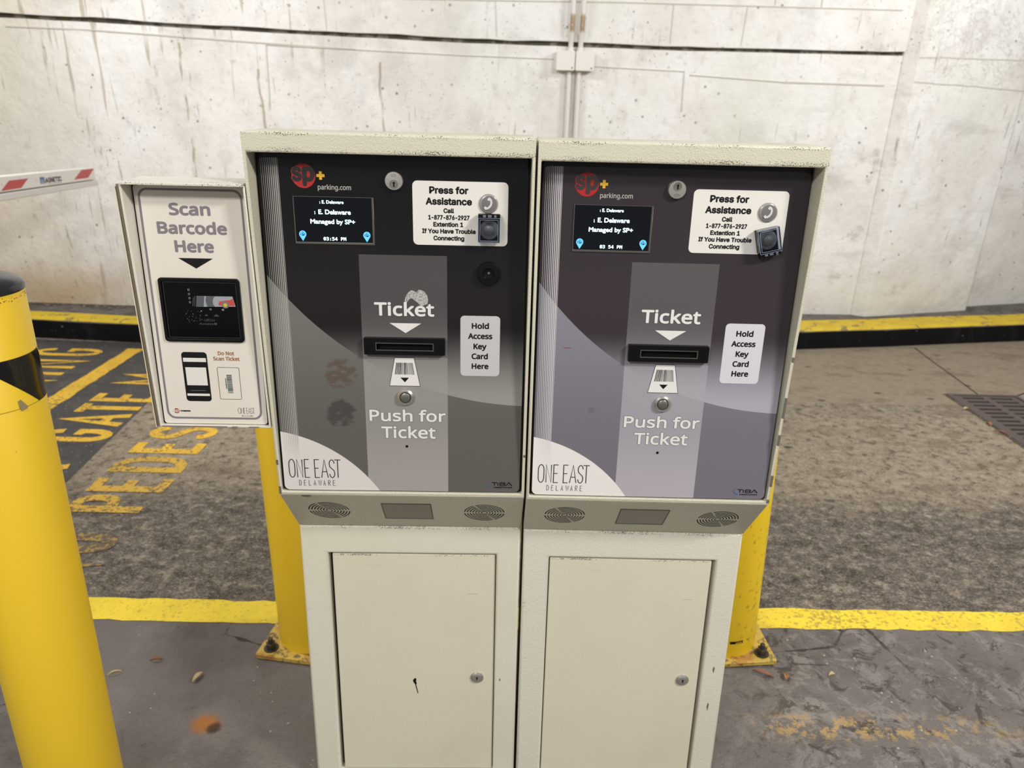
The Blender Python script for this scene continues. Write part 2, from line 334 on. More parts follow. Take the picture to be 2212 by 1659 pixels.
def panel_mat(name, P):
    M = Mat(name, (90, 90, 90), 0.22, 0, 0.32)
    x, y, z = M.xyz()
    def circ(cx, cz): return ((x - cx) * (x - cx) + (z - cz) * (z - cz)).sqrt()
    M.start(P['low'])
    M.mix(z.sstep(0.80, 1.02), P['low2'])                               # lower field towards its top
    ca = circ(0.400, 1.3386)
    upper = ca.lt(0.482)
    n = M.nt.nodes.new('ShaderNodeMix'); n.data_type = 'RGBA'
    lg = z.sstep(0.985, 0.86)
    M.nt.links.new(lg.v, n.inputs[0]); n.inputs[6].default_value = lin(P['dark']); n.inputs[7].default_value = lin(P['darkend'])
    M.mix(upper, n.outputs[2])
    M.mix(z.sstep(1.02, 1.18), P['top'], k=P.get('topk', 0.5))
    band = x.gt(0.1456) * x.lt(0.2750) * z.lt(1.0887)
    M.mix(band * 0.075, (235, 228, 226))
    M.mix(band * upper.inv() * 0.10, (235, 228, 226))
    M.mix(band * z.sstep(1.02, 0.86), P['band'], k=0.62)
    M.mix(band * z.sstep(0.84, 0.72), P['bandlow'], k=0.5)
    wc = circ(-0.0335, 0.5747).lt(0.2367)
    M.mix(wc, P['white'])
    u = (x - 0.0132) / 0.00265
    fr = u.mod(1.0)
    duty = x.sstep(0.010, 0.040, 0.22, 0.72)
    st = fr._op('LESS_THAN', duty) * x.gt(0.0132) * x.lt(0.0378) * z.sstep(0.755, 0.80)
    M.mix(st, P['stripe'], k=0.75)
    M.mix(x.sstep(0.0378, 0.0379) * x.lt(0.0384), P['low'], k=0.0)
    # scuffs
    M.mix(M.noise(30, 6, 0.7, stretch=(0.3, 1, 1), loc=P['seed']).sstep(0.70, 0.74), (60, 56, 54), k=0.35)
    for (cx, cz, r, c, k) in P.get('smudges', ()):
        d = circ(cx, cz) + (M.noise(70, 5, 0.7, stretch=(0.6, 1, 1.3)) - 0.5) * r * 0.9
        M.mix(d.sstep(r * 1.05, r * 0.80) * M.noise(120, 4, 0.6, stretch=(0.5, 1, 1)).sstep(0.35, 0.55), c, k=k)
    return M.done()
PANEL_L = panel_mat('neutral_print_dark_reflection', dict(low=(96, 93, 88), low2=(112, 110, 105), dark=(33, 30, 29), darkend=(146, 144, 138), top=(12, 11, 11), topk=0.75,  # print, its upper tones darkened to stand for dark reflections
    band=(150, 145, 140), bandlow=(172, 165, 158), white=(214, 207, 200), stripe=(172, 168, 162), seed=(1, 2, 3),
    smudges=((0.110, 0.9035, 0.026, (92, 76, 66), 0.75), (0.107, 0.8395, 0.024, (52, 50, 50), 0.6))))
PANEL_R = panel_mat('purple_print_pale_reflection', dict(low=(116, 111, 119), low2=(130, 127, 136), dark=(58, 50, 54), darkend=(168, 164, 172), top=(50, 44, 48), topk=0.7,  # print, its upper tones lightened to stand for paler reflections
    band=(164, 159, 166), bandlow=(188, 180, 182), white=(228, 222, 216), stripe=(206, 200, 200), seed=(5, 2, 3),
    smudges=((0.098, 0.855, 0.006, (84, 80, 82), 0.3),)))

# ------------------------------------------------------------------ mesh builder
class Fr:
    def __init__(s, O, U, V, N): s.O, s.U, s.V, s.N = (Vector(q) for q in (O, U, V, N))
    def __call__(s, u, v, h): return s.O + s.U * u + s.V * v + s.N * h
WORLD = Fr((0, 0, 0), (1, 0, 0), (0, 0, 1), (0, -1, 0))      # u=x, v=z, h towards the viewer
GROUND = Fr((0, 0, 0), (1, 0, 0), (0, 1, 0), (0, 0, 1))      # u=x, v=y, h up

class MB:
    def __init__(s, fr=WORLD): s.v, s.f, s.fr, s.sm, s.segs = [], [], fr, False, []
    def seg(s): s.segs.append((len(s.v), len(s.f))); return s
    def add(s, pts, faces):
        b = len(s.v); s.v += [tuple(p) for p in pts]; s.f += [tuple(b + i for i in f) for f in faces]; return s
    def prism(s, p2, h0, h1, cap0=True):
        n = len(p2)
        pts = [s.fr(a, b, h0) for a, b in p2] + [s.fr(a, b, h1) for a, b in p2]
        fs = [tuple(range(n, 2 * n))] + ([tuple(range(n - 1, -1, -1))] if cap0 else [])
        fs += [(i, (i + 1) % n, n + (i + 1) % n, n + i) for i in range(n)]
        return s.add(pts, fs)
    def flat(s, p2, h): return s.add([s.fr(a, b, h) for a, b in p2], [tuple(range(len(p2)))])
    def box(s, u0, u1, v0, v1, h0, h1): return s.prism([(u0, v0), (u1, v0), (u1, v1), (u0, v1)], h0, h1)
    def rbox(s, u0, u1, v0, v1, h0, h1, r): return s.prism(rrect(u0, u1, v0, v1, r), h0, h1)
    def lathe(s, cu, cv, prof, n=32, cap=True, sq=1.0):
        """prof: list of (radius, h)"""
        pts = []; fs = []
        for r, h in prof:
            for i in range(n):
                a = 2 * PI * i / n; pts.append(s.fr(cu + r * math.cos(a), cv + r * sq * math.sin(a), h))
        for k in range(len(prof) - 1):
            for i in range(n):
                j = (i + 1) % n; fs.append((k * n + i, k * n + j, (k + 1) * n + j, (k + 1) * n + i))
        if cap: fs.append(tuple((len(prof) - 1) * n + i for i in range(n))); fs.append(tuple(n - 1 - i for i in range(n)))
        return s.add(pts, fs)
    def ring2(s, outer, inner, h0, h1):
        n = len(outer)
        pts = [s.fr(a, b, h0) for a, b in outer] + [s.fr(a, b, h0) for a, b in inner] + [s.fr(a, b, h1) for a, b in outer] + [s.fr(a, b, h1) for a, b in inner]
        fs = []
        for i in range(n):
            j = (i + 1) % n
            fs += [(2 * n + i, 2 * n + j, 3 * n + j, 3 * n + i), (i, j, 2 * n + j, 2 * n + i), (n + j, n + i, 3 * n + i, 3 * n + j)]
        return s.add(pts, fs)
    def stroke(s, pts2, wd, h, closed=False):
        """flat ribbon along a polyline with mitred joints"""
        n = len(pts2); L = []; R = []
        for i in range(n):
            p = Vector(pts2[i])
            a = Vector(pts2[(i - 1) % n]) if (closed or i > 0) else None
            b = Vector(pts2[(i + 1) % n]) if (closed or i < n - 1) else None
            d1 = (p - a).normalized() if a is not None else None
            d2 = (b - p).normalized() if b is not None else None
            if d1 is None: d1 = d2
            if d2 is None: d2 = d1
            n1 = Vector((-d1.y, d1.x)); n2 = Vector((-d2.y, d2.x)); mm = (n1 + n2)
            mm = mm.normalized() if mm.length > 1e-6 else n1
            k = min(2.2, 1.0 / max(0.3, mm.dot(n1)))
            L.append(p + mm * (wd / 2 * k)); R.append(p - mm * (wd / 2 * k))
        pts = [s.fr(q.x, q.y, h) for q in L] + [s.fr(q.x, q.y, h) for q in R]
        rng = range(n if closed else n - 1)
        return s.add(pts, [(n + i, n + (i + 1) % n, (i + 1) % n, i) for i in rng])
    def obj(s, name, mat, parent=None, bevel=0, seg=2, smooth=False, loc=None, label=None, kind=None, ang=0.6):
        if len(s.segs) > 1 and s.segs[0][0] == 0:
            sg = s.segs + [(len(s.v), len(s.f))]; out = None
            for (v0, f0), (v1, f1) in zip(sg, sg[1:]):
                if v1 == v0: continue
                q = MB(s.fr); q.v = s.v[v0:v1]; q.f = [tuple(i - v0 for i in f) for f in s.f[f0:f1]]; q.sm = s.sm
                q = q.obj(name, mat, parent, bevel, seg, smooth, loc, label, kind, ang); out = out or q
            return out
        me = bpy.data.meshes.new(name); me.from_pydata(s.v, [], s.f); me.update()
        o = bpy.data.objects.new(name, me); COL.objects.link(o); me.materials.append(mat)
        if parent: o.parent = parent
        if loc is not None: o.location = loc
        import bmesh
        bm = bmesh.new(); bm.from_mesh(me); bmesh.ops.remove_doubles(bm, verts=bm.verts, dist=1e-7)
        if not s.sm: bmesh.ops.recalc_face_normals(bm, faces=bm.faces)
        bm.to_mesh(me); bm.free()
        if bevel:
            b = o.modifiers.new('bevel', 'BEVEL'); b.width = bevel; b.segments = seg; b.limit_method = 'ANGLE'; b.angle_limit = ang
            b.harden_normals = False
        if smooth or bevel:
            for p in me.polygons: p.use_smooth = True
            try: me.set_sharp_from_angle(angle=math.radians(38))
            except Exception: pass
        if label: o['label'] = label
        if kind: o['kind'] = kind
        return o

def rrect(u0, u1, v0, v1, r, n=5):
    out = []
    for cx, cy, a0 in ((u1 - r, v0 + r, -PI / 2), (u1 - r, v1 - r, 0), (u0 + r, v1 - r, PI / 2), (u0 + r, v0 + r, PI)):
        for i in range(n + 1):
            a = a0 + PI / 2 * i / n; out.append((cx + r * math.cos(a), cy + r * math.sin(a)))
    return out
def circle(cx, cy, r, n=32): return [(cx + r * math.cos(2 * PI * i / n), cy + r * math.sin(2 * PI * i / n)) for i in range(n)]
def arc(cx, cy, rx, ry, a0, a1, n=8): return [(cx + rx * math.cos(math.radians(a0 + (a1 - a0) * i / n)), cy + ry * math.sin(math.radians(a0 + (a1 - a0) * i / n))) for i in range(n + 1)]

def thing(name, label, cat, loc=(0, 0, 0), rotz=0, group=None):
    o = bpy.data.objects.new(name, None); COL.objects.link(o); o.empty_display_size = 0.1
    o.location = loc; o.rotation_euler = (0, 0, rotz); o['label'] = label; o['category'] = cat
    if group: o['group'] = group
    return o
def tag(o, label, cat, group=None):
    o['label'] = label; o['category'] = cat
    if group: o['group'] = group
    return o
def struct(o): o['kind'] = 'structure'; return o

# ------------------------------------------------------------------ lettering
_FD = bpy.utils.system_resource('DATAFILES', path='fonts') or ''
_fonts = {}
def font(key):
    if key not in _fonts:
        f = None
        fn = {'arial': 'Inter.woff2', 'noto': 'NotoSansHebrew-Regular.woff2', 'mono': 'DejaVuSansMono.woff2'}.get(key)
        if fn:
            try: f = bpy.data.fonts.load(_FD + '/' + fn)
            except Exception: f = None
        _fonts[key] = f
    return _fonts[key]
_cap = {}
def glyphs(body, fkey, spacing=1.0):
    c = bpy.data.curves.new('t', 'FONT'); c.body = body; c.resolution_u = 4; c.space_character = spacing
    f = font(fkey)
    if f: c.font = f
    o = bpy.data.objects.new('t', c); COL.objects.link(o)
    bpy.context.view_layer.update()
    me = o.evaluated_get(bpy.context.evaluated_depsgraph_get()).to_mesh()
    vs = [(v.co.x, v.co.y) for v in me.vertices]; fs = [tuple(p.vertices) for p in me.polygons]
    o.evaluated_get(bpy.context.evaluated_depsgraph_get()).to_mesh_clear()
    bpy.data.objects.remove(o); bpy.data.curves.remove(c)
    return vs, fs
def capheight(fkey):
    if fkey not in _cap:
        vs, _ = glyphs('H', fkey); _cap[fkey] = max(v[1] for v in vs) - min(v[1] for v in vs)
    return _cap[fkey]
def text(mb, body, u0, u1, v, cap, fkey='arial', bold=0.0, h=0.0003, slope=0.0, spacing=1.0, shear=0.0):
    """fit body between u0 and u1 on baseline v with the given cap height; bold thickens it by that many metres"""
    vs, fs = glyphs(body, fkey, spacing); mb.seg()
    x0 = min(q[0] for q in vs); x1 = max(q[0] for q in vs)
    sx = (u1 - u0 - bold) / (x1 - x0); sy = (cap - bold) / capheight(fkey)
    offs = [(0, 0)] if bold <= 0 else [(math.cos(a) * bold / 2, math.sin(a) * bold / 2) for a in [PI / 4 * k for k in range(8)]] + [(0, 0)]
    for k, (dx, dy) in enumerate(offs):
        mb.add([mb.fr(u0 + bold / 2 + (q[0] - x0) * sx + dx + shear * q[1] * sy, v + bold / 2 + q[1] * sy + dy + slope * (q[0] - x0) * sx, h + k * 0.000004) for q in vs], fs)
    return mb

# simple drawn alphabet, unit box 1 wide by 1 tall
GL = {
 'O': [(arc(.5, .70, .5, .30, 0, 180, 10) + arc(.5, .30, .5, .30, 180, 360, 10), True)],
 'N': [([(0, 0), (0, 1), (1, 0), (1, 1)], False)],
 'E': [([(1, 1), (0, 1), (0, 0), (1, 0)], False), ([(0, .52), (.85, .52)], False)],
 'A': [([(0, 0), (.5, 1), (1, 0)], False), ([(.17, .33), (.83, .33)], False)],
 'S': [(arc(.5, .75, .5, .25, 10, 180, 8) + [(.04, .68), (.12, .60), (.88, .40), (.96, .32)] + arc(.5, .25, .5, .25, 0, -170, 8), False)],
 'T': [([(0, 1), (1, 1)], False), ([(.5, 1), (.5, 0)], False)],
 'D': [([(0, 0), (0, 1)] + arc(.35, .60, .65, .40, 90, 0, 5) + arc(.35, .40, .65, .40, 0, -90, 5), True)],
 'L': [([(0, 1), (0, 0), (1, 0)], False)],
 'W': [([(0, 1), (.25, 0), (.5, .95), (.75, 0), (1, 1)], False)],
 'R': [([(0, 0), (0, 1)], False), ([(0, 1)] + arc(.55, .76, .45, .24, 90, -90, 7) + [(0, .52)], False), ([(.45, .52), (1, 0)], False)],
 'P': [([(0, 0), (0, 1)], False), ([(0, 1)] + arc(.55, .74, .45, .26, 90, -90, 7) + [(0, .48)], False)],
 'G': [(arc(.5, .72, .5, .28, 10, 180, 8) + arc(.5, .28, .5, .28, 180, 360, 8) + [(1, .48), (.55, .48)], False)],
 'I': [([(.5, 0), (.5, 1)], False)],
 'M': [([(0, 0), (0, 1), (.5, .25), (1, 1), (1, 0)], False)],
 'F': [([(1, 1), (0, 1), (0, 0)], False), ([(0, .52), (.8, .52)], False)],
 'B': [([(0, 0), (0, 1)], False), ([(0, 1), (.75, 1), (1, .88), (1, .64), (.8, .53), (0, .53)], False), ([(.8, .53), (1, .42), (1, .12), (.8, 0), (0, 0)], False)],
}
def drawn(mb, ch, u0, v0, wd, ht, st, h):
    for i, (pl, cl) in enumerate(GL[ch]):
        s_ = st / 2
        mb.stroke([(u0 + s_ + a * (wd - st), v0 + s_ + b * (ht - st)) for a, b in pl], st, h + i * 0.00001, cl)

# ------------------------------------------------------------------ structure
def plane_poly(name, pts, mat, parent=None):
    mb = MB(GROUND); mb.flat(pts, 0); return mb.obj(name, mat, parent)

# floor with the drain pit left open
GX0, GX1, GY0, GY1 = 2.170, 2.525, 1.270, 2.300
mb = MB(GROUND)
xs = [-6, GX0, GX1, 7]; ys = [-5, GY0, GY1, 3.9]
for i in range(3):
    for j in range(3):
        if i == 1 and j == 1: continue
        mb.flat([(xs[i], ys[j]), (xs[i + 1], ys[j]), (xs[i + 1], ys[j + 1]), (xs[i], ys[j + 1])], 0)
floor = struct(mb.obj('floor', FLOOR))
mb = MB(GROUND)   # pit walls under the drain
for a, b, c, d in ((GX0, GX0, GY0, GY1), (GX1, GX1, GY0, GY1), (GX0, GX1, GY0, GY0), (GX0, GX1, GY1, GY1)):
    mb.add([(a, c, 0), (b, d, 0), (b, d, -0.35), (a, c, -0.35)], [(0, 1, 2, 3)])
mb.flat([(GX0, GY0), (GX1, GY0), (GX1, GY1), (GX0, GY1)], -0.35)
mb.obj('drain_pit', GAPM, floor)
# saw joint in the slab running back from the drain
mb = MB(GROUND); mb.stroke([(2.33, 2.30), (2.345, 2.45), (2.36, 2.62), (2.375, 2.80), (2.402, 3.05)], 0.007, 0.0008); mb.obj('slab_joint', GAPM, floor)
mb = MB(GROUND); mb.stroke([(2.525, 2.296), (2.70, 2.40), (3.0, 2.55)], 0.008, 0.0008); mb.obj('slab_joint', GAPM, floor)

# back wall: polyline in plan
WP = [(-6.0, 3.25), (-4.2, 3.19), (-3.1, 3.16), (-2.36, 3.135), (-1.4, 3.176), (-0.3, 3.224), (0.9, 3.276), (2.113, 3.328)]
PIL = [(2.113, 3.328), (2.185, 3.285), (2.945, 3.500), (3.02, 3.610)]
WR = [(3.02, 3.610), (3.49, 3.735), (5.2, 4.25), (7.0, 4.8)]
JZ = {-6.0: 1.72, -4.2: 1.70, -3.1: 1.675, -2.36: 1.655, -1.4: 1.630, -0.3: 1.606, 0.9: 1.600, 2.113: 1.606}
def wall_strip(name, pts, z0s, z1s, off=0.0, mat=WALL, parent=None, thick=0.0):
    mb = MB(); n = len(pts); V = []
    for i, (x, y) in enumerate(pts):
        V += [(x, y - off, z0s[i]), (x, y - off, z1s[i])]
    fs = [(2 * i, 2 * i + 2, 2 * i + 3, 2 * i + 1) for i in range(n - 1)]
    if thick:
        for i, (x, y) in enumerate(pts): V += [(x, y + thick, z0s[i]), (x, y + thick, z1s[i])]
        b = 2 * n
        for i in range(n - 1):
            fs += [(2 * i, b + 2 * i, b + 2 * i + 2, 2 * i + 2), (2 * i + 1, 2 * i + 3, b + 2 * i + 3, b + 2 * i + 1)]
        fs += [(0, 1, b + 1, b), (2 * n - 2, b + 2 * n - 2, b + 2 * n - 1, 2 * n - 1)]
    mb.add(V, fs); return mb.obj(name, mat, parent)
def dens(pts, step=0.12):
    out = []
    for (x0, y0), (x1, y1) in zip(pts, pts[1:]):
        k = max(1, int(abs(x1 - x0) / step))
        for i in range(k): t = i / k; out.append((x0 + (x1 - x0) * t, y0 + (y1 - y0) * t))
    out.append(pts[-1]); return out
def jz(x):
    ks = sorted(JZ)
    for a, b in zip(ks, ks[1:]):
        if a <= x <= b: return JZ[a] + (JZ[b] - JZ[a]) * (x - a) / (b - a)
    return 1.606
WD = dens(WP)
rj = [random.uniform(-1, 1) for _ in WD]
low_top = [jz(x) + 0.0015 * rj[i] for i, (x, y) in enumerate(WD)]
wall_back = struct(wall_strip('wall_back', WD, [0.10] * len(WD), low_top, 0.0, thick=0.25))
# recessed joint and the upper lift, slightly proud
up_bot = [z + 0.021 + 0.004 * random.uniform(-1, 1) for z in low_top]
wall_strip('joint_shade', WD, [z - 0.01 for z in low_top], [z + 0.05 for z in low_top], -0.018, SEAMD, wall_back)
wall_strip('upper_lift', WD, up_bot, [2.9] * len(WD), 0.022, WALL, wall_back, thick=0.24)
# underside spalls along the joint
# pilaster
pz = MB(); V = []
for x, y in PIL + [(3.02, 3.9), (2.113, 3.9)]: V += [(x, y, 0.10), (x, y, 2.9)]
nP = 6
pz.add(V, [(2 * i, 2 * ((i + 1) % nP), 2 * ((i + 1) % nP) + 1, 2 * i + 1) for i in range(nP)])
struct(pz.obj('wall_pilaster', WALL, bevel=0.006, seg=2))
struct(wall_strip('wall_right', WR, [0.10] * 4, [2.9] * 4, 0.0, thick=0.25))
# form seams: slightly proud fins of paint and laitance
def ywall(x):
    for (x0, y0), (x1, y1) in zip(WP, WP[1:]):
        if x0 <= x <= x1: return y0 + (y1 - y0) * (x - x0) / (x1 - x0)
    return 3.3
def seam(pts, wd=0.006, dep=0.005, extra=0.0, mat=SEAM):
    mb = MB()
    for (x0, z0), (x1, z1) in zip(pts, pts[1:]):
        k = max(1, int(max(abs(x1 - x0), abs(z1 - z0)) / 0.15))
        for i in range(k):
            a = (x0 + (x1 - x0) * i / k, z0 + (z1 - z0) * i / k); b = (x0 + (x1 - x0) * (i + 1) / k, z0 + (z1 - z0) * (i + 1) / k)
            d = Vector((b[0] - a[0], b[1] - a[1])).normalized(); nn = (-d.y * wd / 2, d.x * wd / 2)
            q = [(a[0] + nn[0], a[1] + nn[1]), (a[0] - nn[0], a[1] - nn[1]), (b[0] - nn[0], b[1] - nn[1]), (b[0] + nn[0], b[1] + nn[1])]
            pts3 = [(u, ywall(u) - extra - dep, v) for u, v in q] + [(u, ywall(u) - extra + 0.01, v) for u, v in q]
            mb.add(pts3, [(0, 1, 2, 3), (0, 4, 5, 1), (1, 5, 6, 2), (2, 6, 7, 3), (3, 7, 4, 0)])
    return mb.obj('form_seam', mat, wall_back)
seam([(-2.73, 1.625), (-2.27, 1.616), (-1.41, 1.579), (-0.9, 1.560)], 0.007)
seam([(-1.372, 1.569), (-0.323, 1.545), (0.17, 1.540)], 0.004)
seam([(-1.372, 1.569), (-1.380, 1.25)], 0.003)
seam([(0.40, 1.508), (0.898, 1.496)], 0.004)
seam([(0.931, 1.479), (1.457, 1.456)], 0.005)
seam([(1.457, 1.456), (2.04, 1.453)], 0.008)
seam([(0.898, 1.50), (0.905, 1.29)], 0.003)
seam([(-1.40, 1.800), (-0.114, 1.812), (0.491, 1.822), (1.588, 1.826), (2.05, 1.828)], 0.006, 0.004, 0.022)
seam([(-0.15, 1.812), (-0.14, 1.640)], 0.004, 0.003, 0.022)
seam([(-1.05, 1.90), (-1.04, 1.64)], 0.003, 0.003, 0.022)
seam([(0.80, 1.825), (0.80, 1.63)], 0.004, 0.003, 0.022)
seam([(1.20, 1.825), (1.19, 1.63)], 0.003, 0.003, 0.022)
seam([(1.60, 1.825), (1.60, 1.90)], 0.006, 0.003, 0.022)
# seams on the pilaster
mb = MB()
for z0, z1 in ((1.60, 1.612), (1.475, 1.45)):
    a = Vector((2.185, 3.285)); b = Vector((2.945, 3.5)); nrm = Vector((b.y - a.y, -(b.x - a.x))).normalized()
    for i in range(6):
        p = a.lerp(b, i / 6) + nrm * 0.003; q = a.lerp(b, (i + 1) / 6) + nrm * 0.003; za = z0 + (z1 - z0) * i / 6 + random.uniform(-.003, .003); zb = z0 + (z1 - z0) * (i + 1) / 6
        mb.add([(p.x, p.y, za - .003), (q.x, q.y, zb - .003), (q.x, q.y, zb + .003), (p.x, p.y, za + .003)], [(0, 1, 2, 3)])
mb.obj('form_seam', SEAM, bpy.data.objects['wall_pilaster'])

# curb in front of the wall
CP = [(-6.0, 3.05), (-4.2, 2.93), (-2.71, 2.845), (-2.14, 2.80), (-1.2, 2.785), (0.0, 2.82), (1.0, 2.89), (1.68, 2.965), (2.25, 3.06)]
CP2 = [(2.25, 3.06), (2.80, 3.17), (3.16, 3.235), (4.6, 3.55), (7.0, 4.1)]
def curb_seg(pts):
    pts = dens(pts, 0.25)
    r = 0.022
    prof = [(0.0, 0.0)] + [(0.006 + r - r * math.cos(a), 0.12 - r + r * math.sin(a)) for a in [PI / 2 * k / 5 for k in range(6)]]   # (setback, z)
    mb = MB(); mb.sm = True
    for (x, y) in pts:
        for s_, z_ in prof: mb.v.append((x, y + s_, z_))
        mb.v.append((x, y + 1.0, 0.12))
    k = len(prof) + 1
    for i in range(len(pts) - 1):
        for j in range(k - 1): mb.f.append((i * k + j, (i + 1) * k + j, (i + 1) * k + j + 1, i * k + j + 1))
    return pts, mb
curb_parent = None
for nm, pts, yw in (('curb', CP, (0.115, 0.185)), ('curb', CP2, (0.185, 0.185))):
    P, mb = curb_seg(pts); cb = mb.obj(nm, CURBTOP, smooth=True); struct(cb)
    f = MB(); f.sm = True
    for i, (x, y) in enumerate(P):
        for s_, z_ in ((-0.0015, 0.0), (0.0, 0.045), (0.0045, 0.102 + 0.002 * math.sin(i * 2.3))): f.v.append((x, y + s_, z_))
    for i in range(len(P) - 1):
        for j in range(2): f.f.append((i * 3 + j, i * 3 + 3 + j, i * 3 + 4 + j, i * 3 + 1 + j))
    f.obj('black_paint', CURBBLACK, cb)
    f = MB(); f.sm = True; K = 7; r = 0.022
    for i, (x, y) in enumerate(P):
        t = max(0, min(1, (x + 2.2) / 3.0)); wdt = yw[0] + (yw[1] - yw[0]) * t + 0.006 * math.sin(i * 1.7)
        for a in [PI / 2 * (0.25 + 0.75 * q / 5) for q in range(6)]: f.v.append((x, y + 0.006 + r - (r + 0.001) * math.cos(a), 0.12 - r + (r + 0.001) * math.sin(a)))
        f.v.append((x, y + wdt, 0.121))
    for i in range(len(P) - 1):
        for j in range(K - 1): f.f.append((i * K + j, (i + 1) * K + j, (i + 1) * K + j + 1, i * K + j + 1))
    f.obj('yellow_paint', CURBYEL, cb, smooth=True)
# debris line on the ledge against the wall
mb = MB(GROUND); mb.flat([(-3.9, 3.19)] + [(-3.9 + i * .06, 3.085 + .03 * math.sin(i * 1.9) + .02 * math.sin(i * .7) + i * .0004) for i in range(45)] + [(-1.26, 3.19)], 0.1212)
GRIME = Mat('ledge_dirt', (66, 58, 48), 0.9); GRIME.start((70, 62, 52)).mix(GRIME.noise(40, 6, 0.7).sstep(0.55, 0.62), (170, 160, 142), k=0.8).mix(GRIME.noise(25, 5, 0.7, loc=(2, 2, 2)).sstep(0.58, 0.64), (120, 74, 44), k=0.7); GRIME = GRIME.done()
mb.obj('dirt_line', GRIME, bpy.data.objects['curb'])

# ------------------------------------------------------------------ floor paint
def ragged(p0, p1, w0, w1, n=46, amp=0.004, seed=1):
    """band polygon between x=p0..p1; w0,w1: y functions"""
    R_ = random.Random(seed); xs_ = [p0 + (p1 - p0) * i / n for i in range(n + 1)]
    return [(x, w0(x) + R_.uniform(-amp, amp)) for x in xs_] + [(x, w1(x) + R_.uniform(-amp, amp)) for x in reversed(xs_)]
mb = MB(GROUND); mb.flat(ragged(-6, 0.1, lambda x: 0.508, lambda x: 0.597, 160, 0.0035, 3), 0.0012); mb.obj('yellow_line', STRIPE, floor)
mb = MB(GROUND); mb.flat(ragged(0.1, 7, lambda x: 0.532 + 0.012 * min(1, (x - .6) / .9), lambda x: 0.613 + 0.009 * min(1, max(0, (x - .6) / .9)), 160, 0.004, 5), 0.0012); mb.obj('yellow_line', STRIPE_R, floor, label='worn yellow floor line right of the machines')
# black painted field and its lettering
mb = MB(GROUND)
R_ = random.Random(4); ed = [(-1.62, 0.95), (-1.612, 1.2), (-1.632, 1.45), (-1.655, 1.75), (-1.672, 1.95), (-1.685, 2.3), (-1.66, 2.6), (-1.65, 2.775)]
mb.flat([(-5, 0.95)] + ed + [(-5, 2.9)], 0.0010); mb.obj('black_paint_field', BLACKP, floor)
mb = MB(GROUND)
R_ = random.Random(11)
L_ = [(-2.135 + R_.uniform(-.005, .005), 1.2 + 1.49 * i / 40) for i in range(41)]; Rr = [(-2.048 + R_.uniform(-.005, .005), 1.2 + 1.49 * i / 40) for i in range(41)]
mb.flat(Rr + L_[::-1], 0.0020); mb.obj('yellow_line', LETTERP, floor, label='yellow line between the painted words')
# letters read along +y, tops towards -x
def ground_letter(ch, xb, y0, wd, ht, mat, st=0.040):
    fr = Fr((xb, y0, 0.0022), (0, 1, 0), (-1, 0, 0), (0, 0, 1)); b = MB(fr)
    drawn(b, ch, 0, 0, wd, ht, st, 0)
    o = b.obj('painted_letter', mat, floor); o['label'] = 'yellow painted letter ' + ch; return o
for ch, y0, wd, mt in (('N', 0.66, 0.10, LETTERF), ('O', 0.80, 0.105, LETTERF), ('P', 1.030, 0.115, LETTERW), ('E', 1.165, 0.115, LETTERW), ('D', 1.308, 0.125, LETTERW), ('E', 1.462, 0.112, LETTERP), ('S', 1.590, 0.125, LETTERP), ('T', 1.745, 0.11, LETTERW), ('R', 1.885, 0.11, LETTERW)):
    ground_letter(ch, -1.240, y0, wd, 0.275, mt)
for ch, y0, wd in (('F', 0.98, 0.095), ('O', 1.11, 0.10), ('R', 1.25, 0.11), ('G', 1.545, 0.118), ('A', 1.692, 0.132), ('T', 1.815, 0.135), ('E', 1.955, 0.115), ('M', 2.165, 0.15)):
    ground_letter(ch, -1.652, y0, wd, 0.29, LETTERP, 0.040)
for ch, y0, wd in (('W', 1.62, 0.13), ('A', 1.79, 0.12), ('R', 1.95, 0.105), ('N', 2.09, 0.12), ('I', 2.245, 0.08), ('N', 2.36, 0.13), ('G', 2.55, 0.12)):
    ground_letter(ch, -2.235, y0, wd, 0.36, LETTERP, 0.036)

# ------------------------------------------------------------------ drain grate
mb = MB(GROUND); mb.stroke([(GX0 - .006, GY0), (GX0 - .010, 1.6), (GX0 - .004, 2.0), (GX0 - .008, GY1)], 0.022, 0.0015); mb.obj('drain_edge_dirt', GRIME, floor)
gr = thing('drain_grate', 'rusty cast iron drain grate sunk in the lane at the right', 'drain', (2.345, 1.785, 0))
def gl(mb): mb.v = [(a - 2.345, b - 1.785, c) for a, b, c in mb.v]; return mb
mb = MB(GROUND)
mb.ring2([(GX0, GY0), (GX1, GY0), (GX1, GY1), (GX0, GY1)], [(GX0 + .018, GY0 + .018), (GX1 - .018, GY0 + .018), (GX1 - .018, GY1 - .018), (GX0 + .018, GY1 - .018)], -0.05, 0.003)
gl(mb).obj('grate_frame', GRATE, gr)
for a, b in ((2.193, 2.221), (2.327, 2.361), (2.470, 2.502)):
    mb = MB(GROUND); mb.box(a, b, GY0 + .02, GY1 - .02, -0.03, 0.000); gl(mb).obj('grate_rail', GRATE, gr)
for k in range(22):
    yc = 2.249 - 0.0457 * k
    mb = MB(GROUND); y0 = yc + 0.009; y1 = yc + 0.0457 - 0.009
    if k == 0: y1 = GY1 - 0.02
    if y0 < GY0 + .03: break
    mb.box(2.215, 2.476, y0 + .002, y1 - .002, -0.03, -0.0005); gl(mb).obj('grate_bar', GRATE, gr)
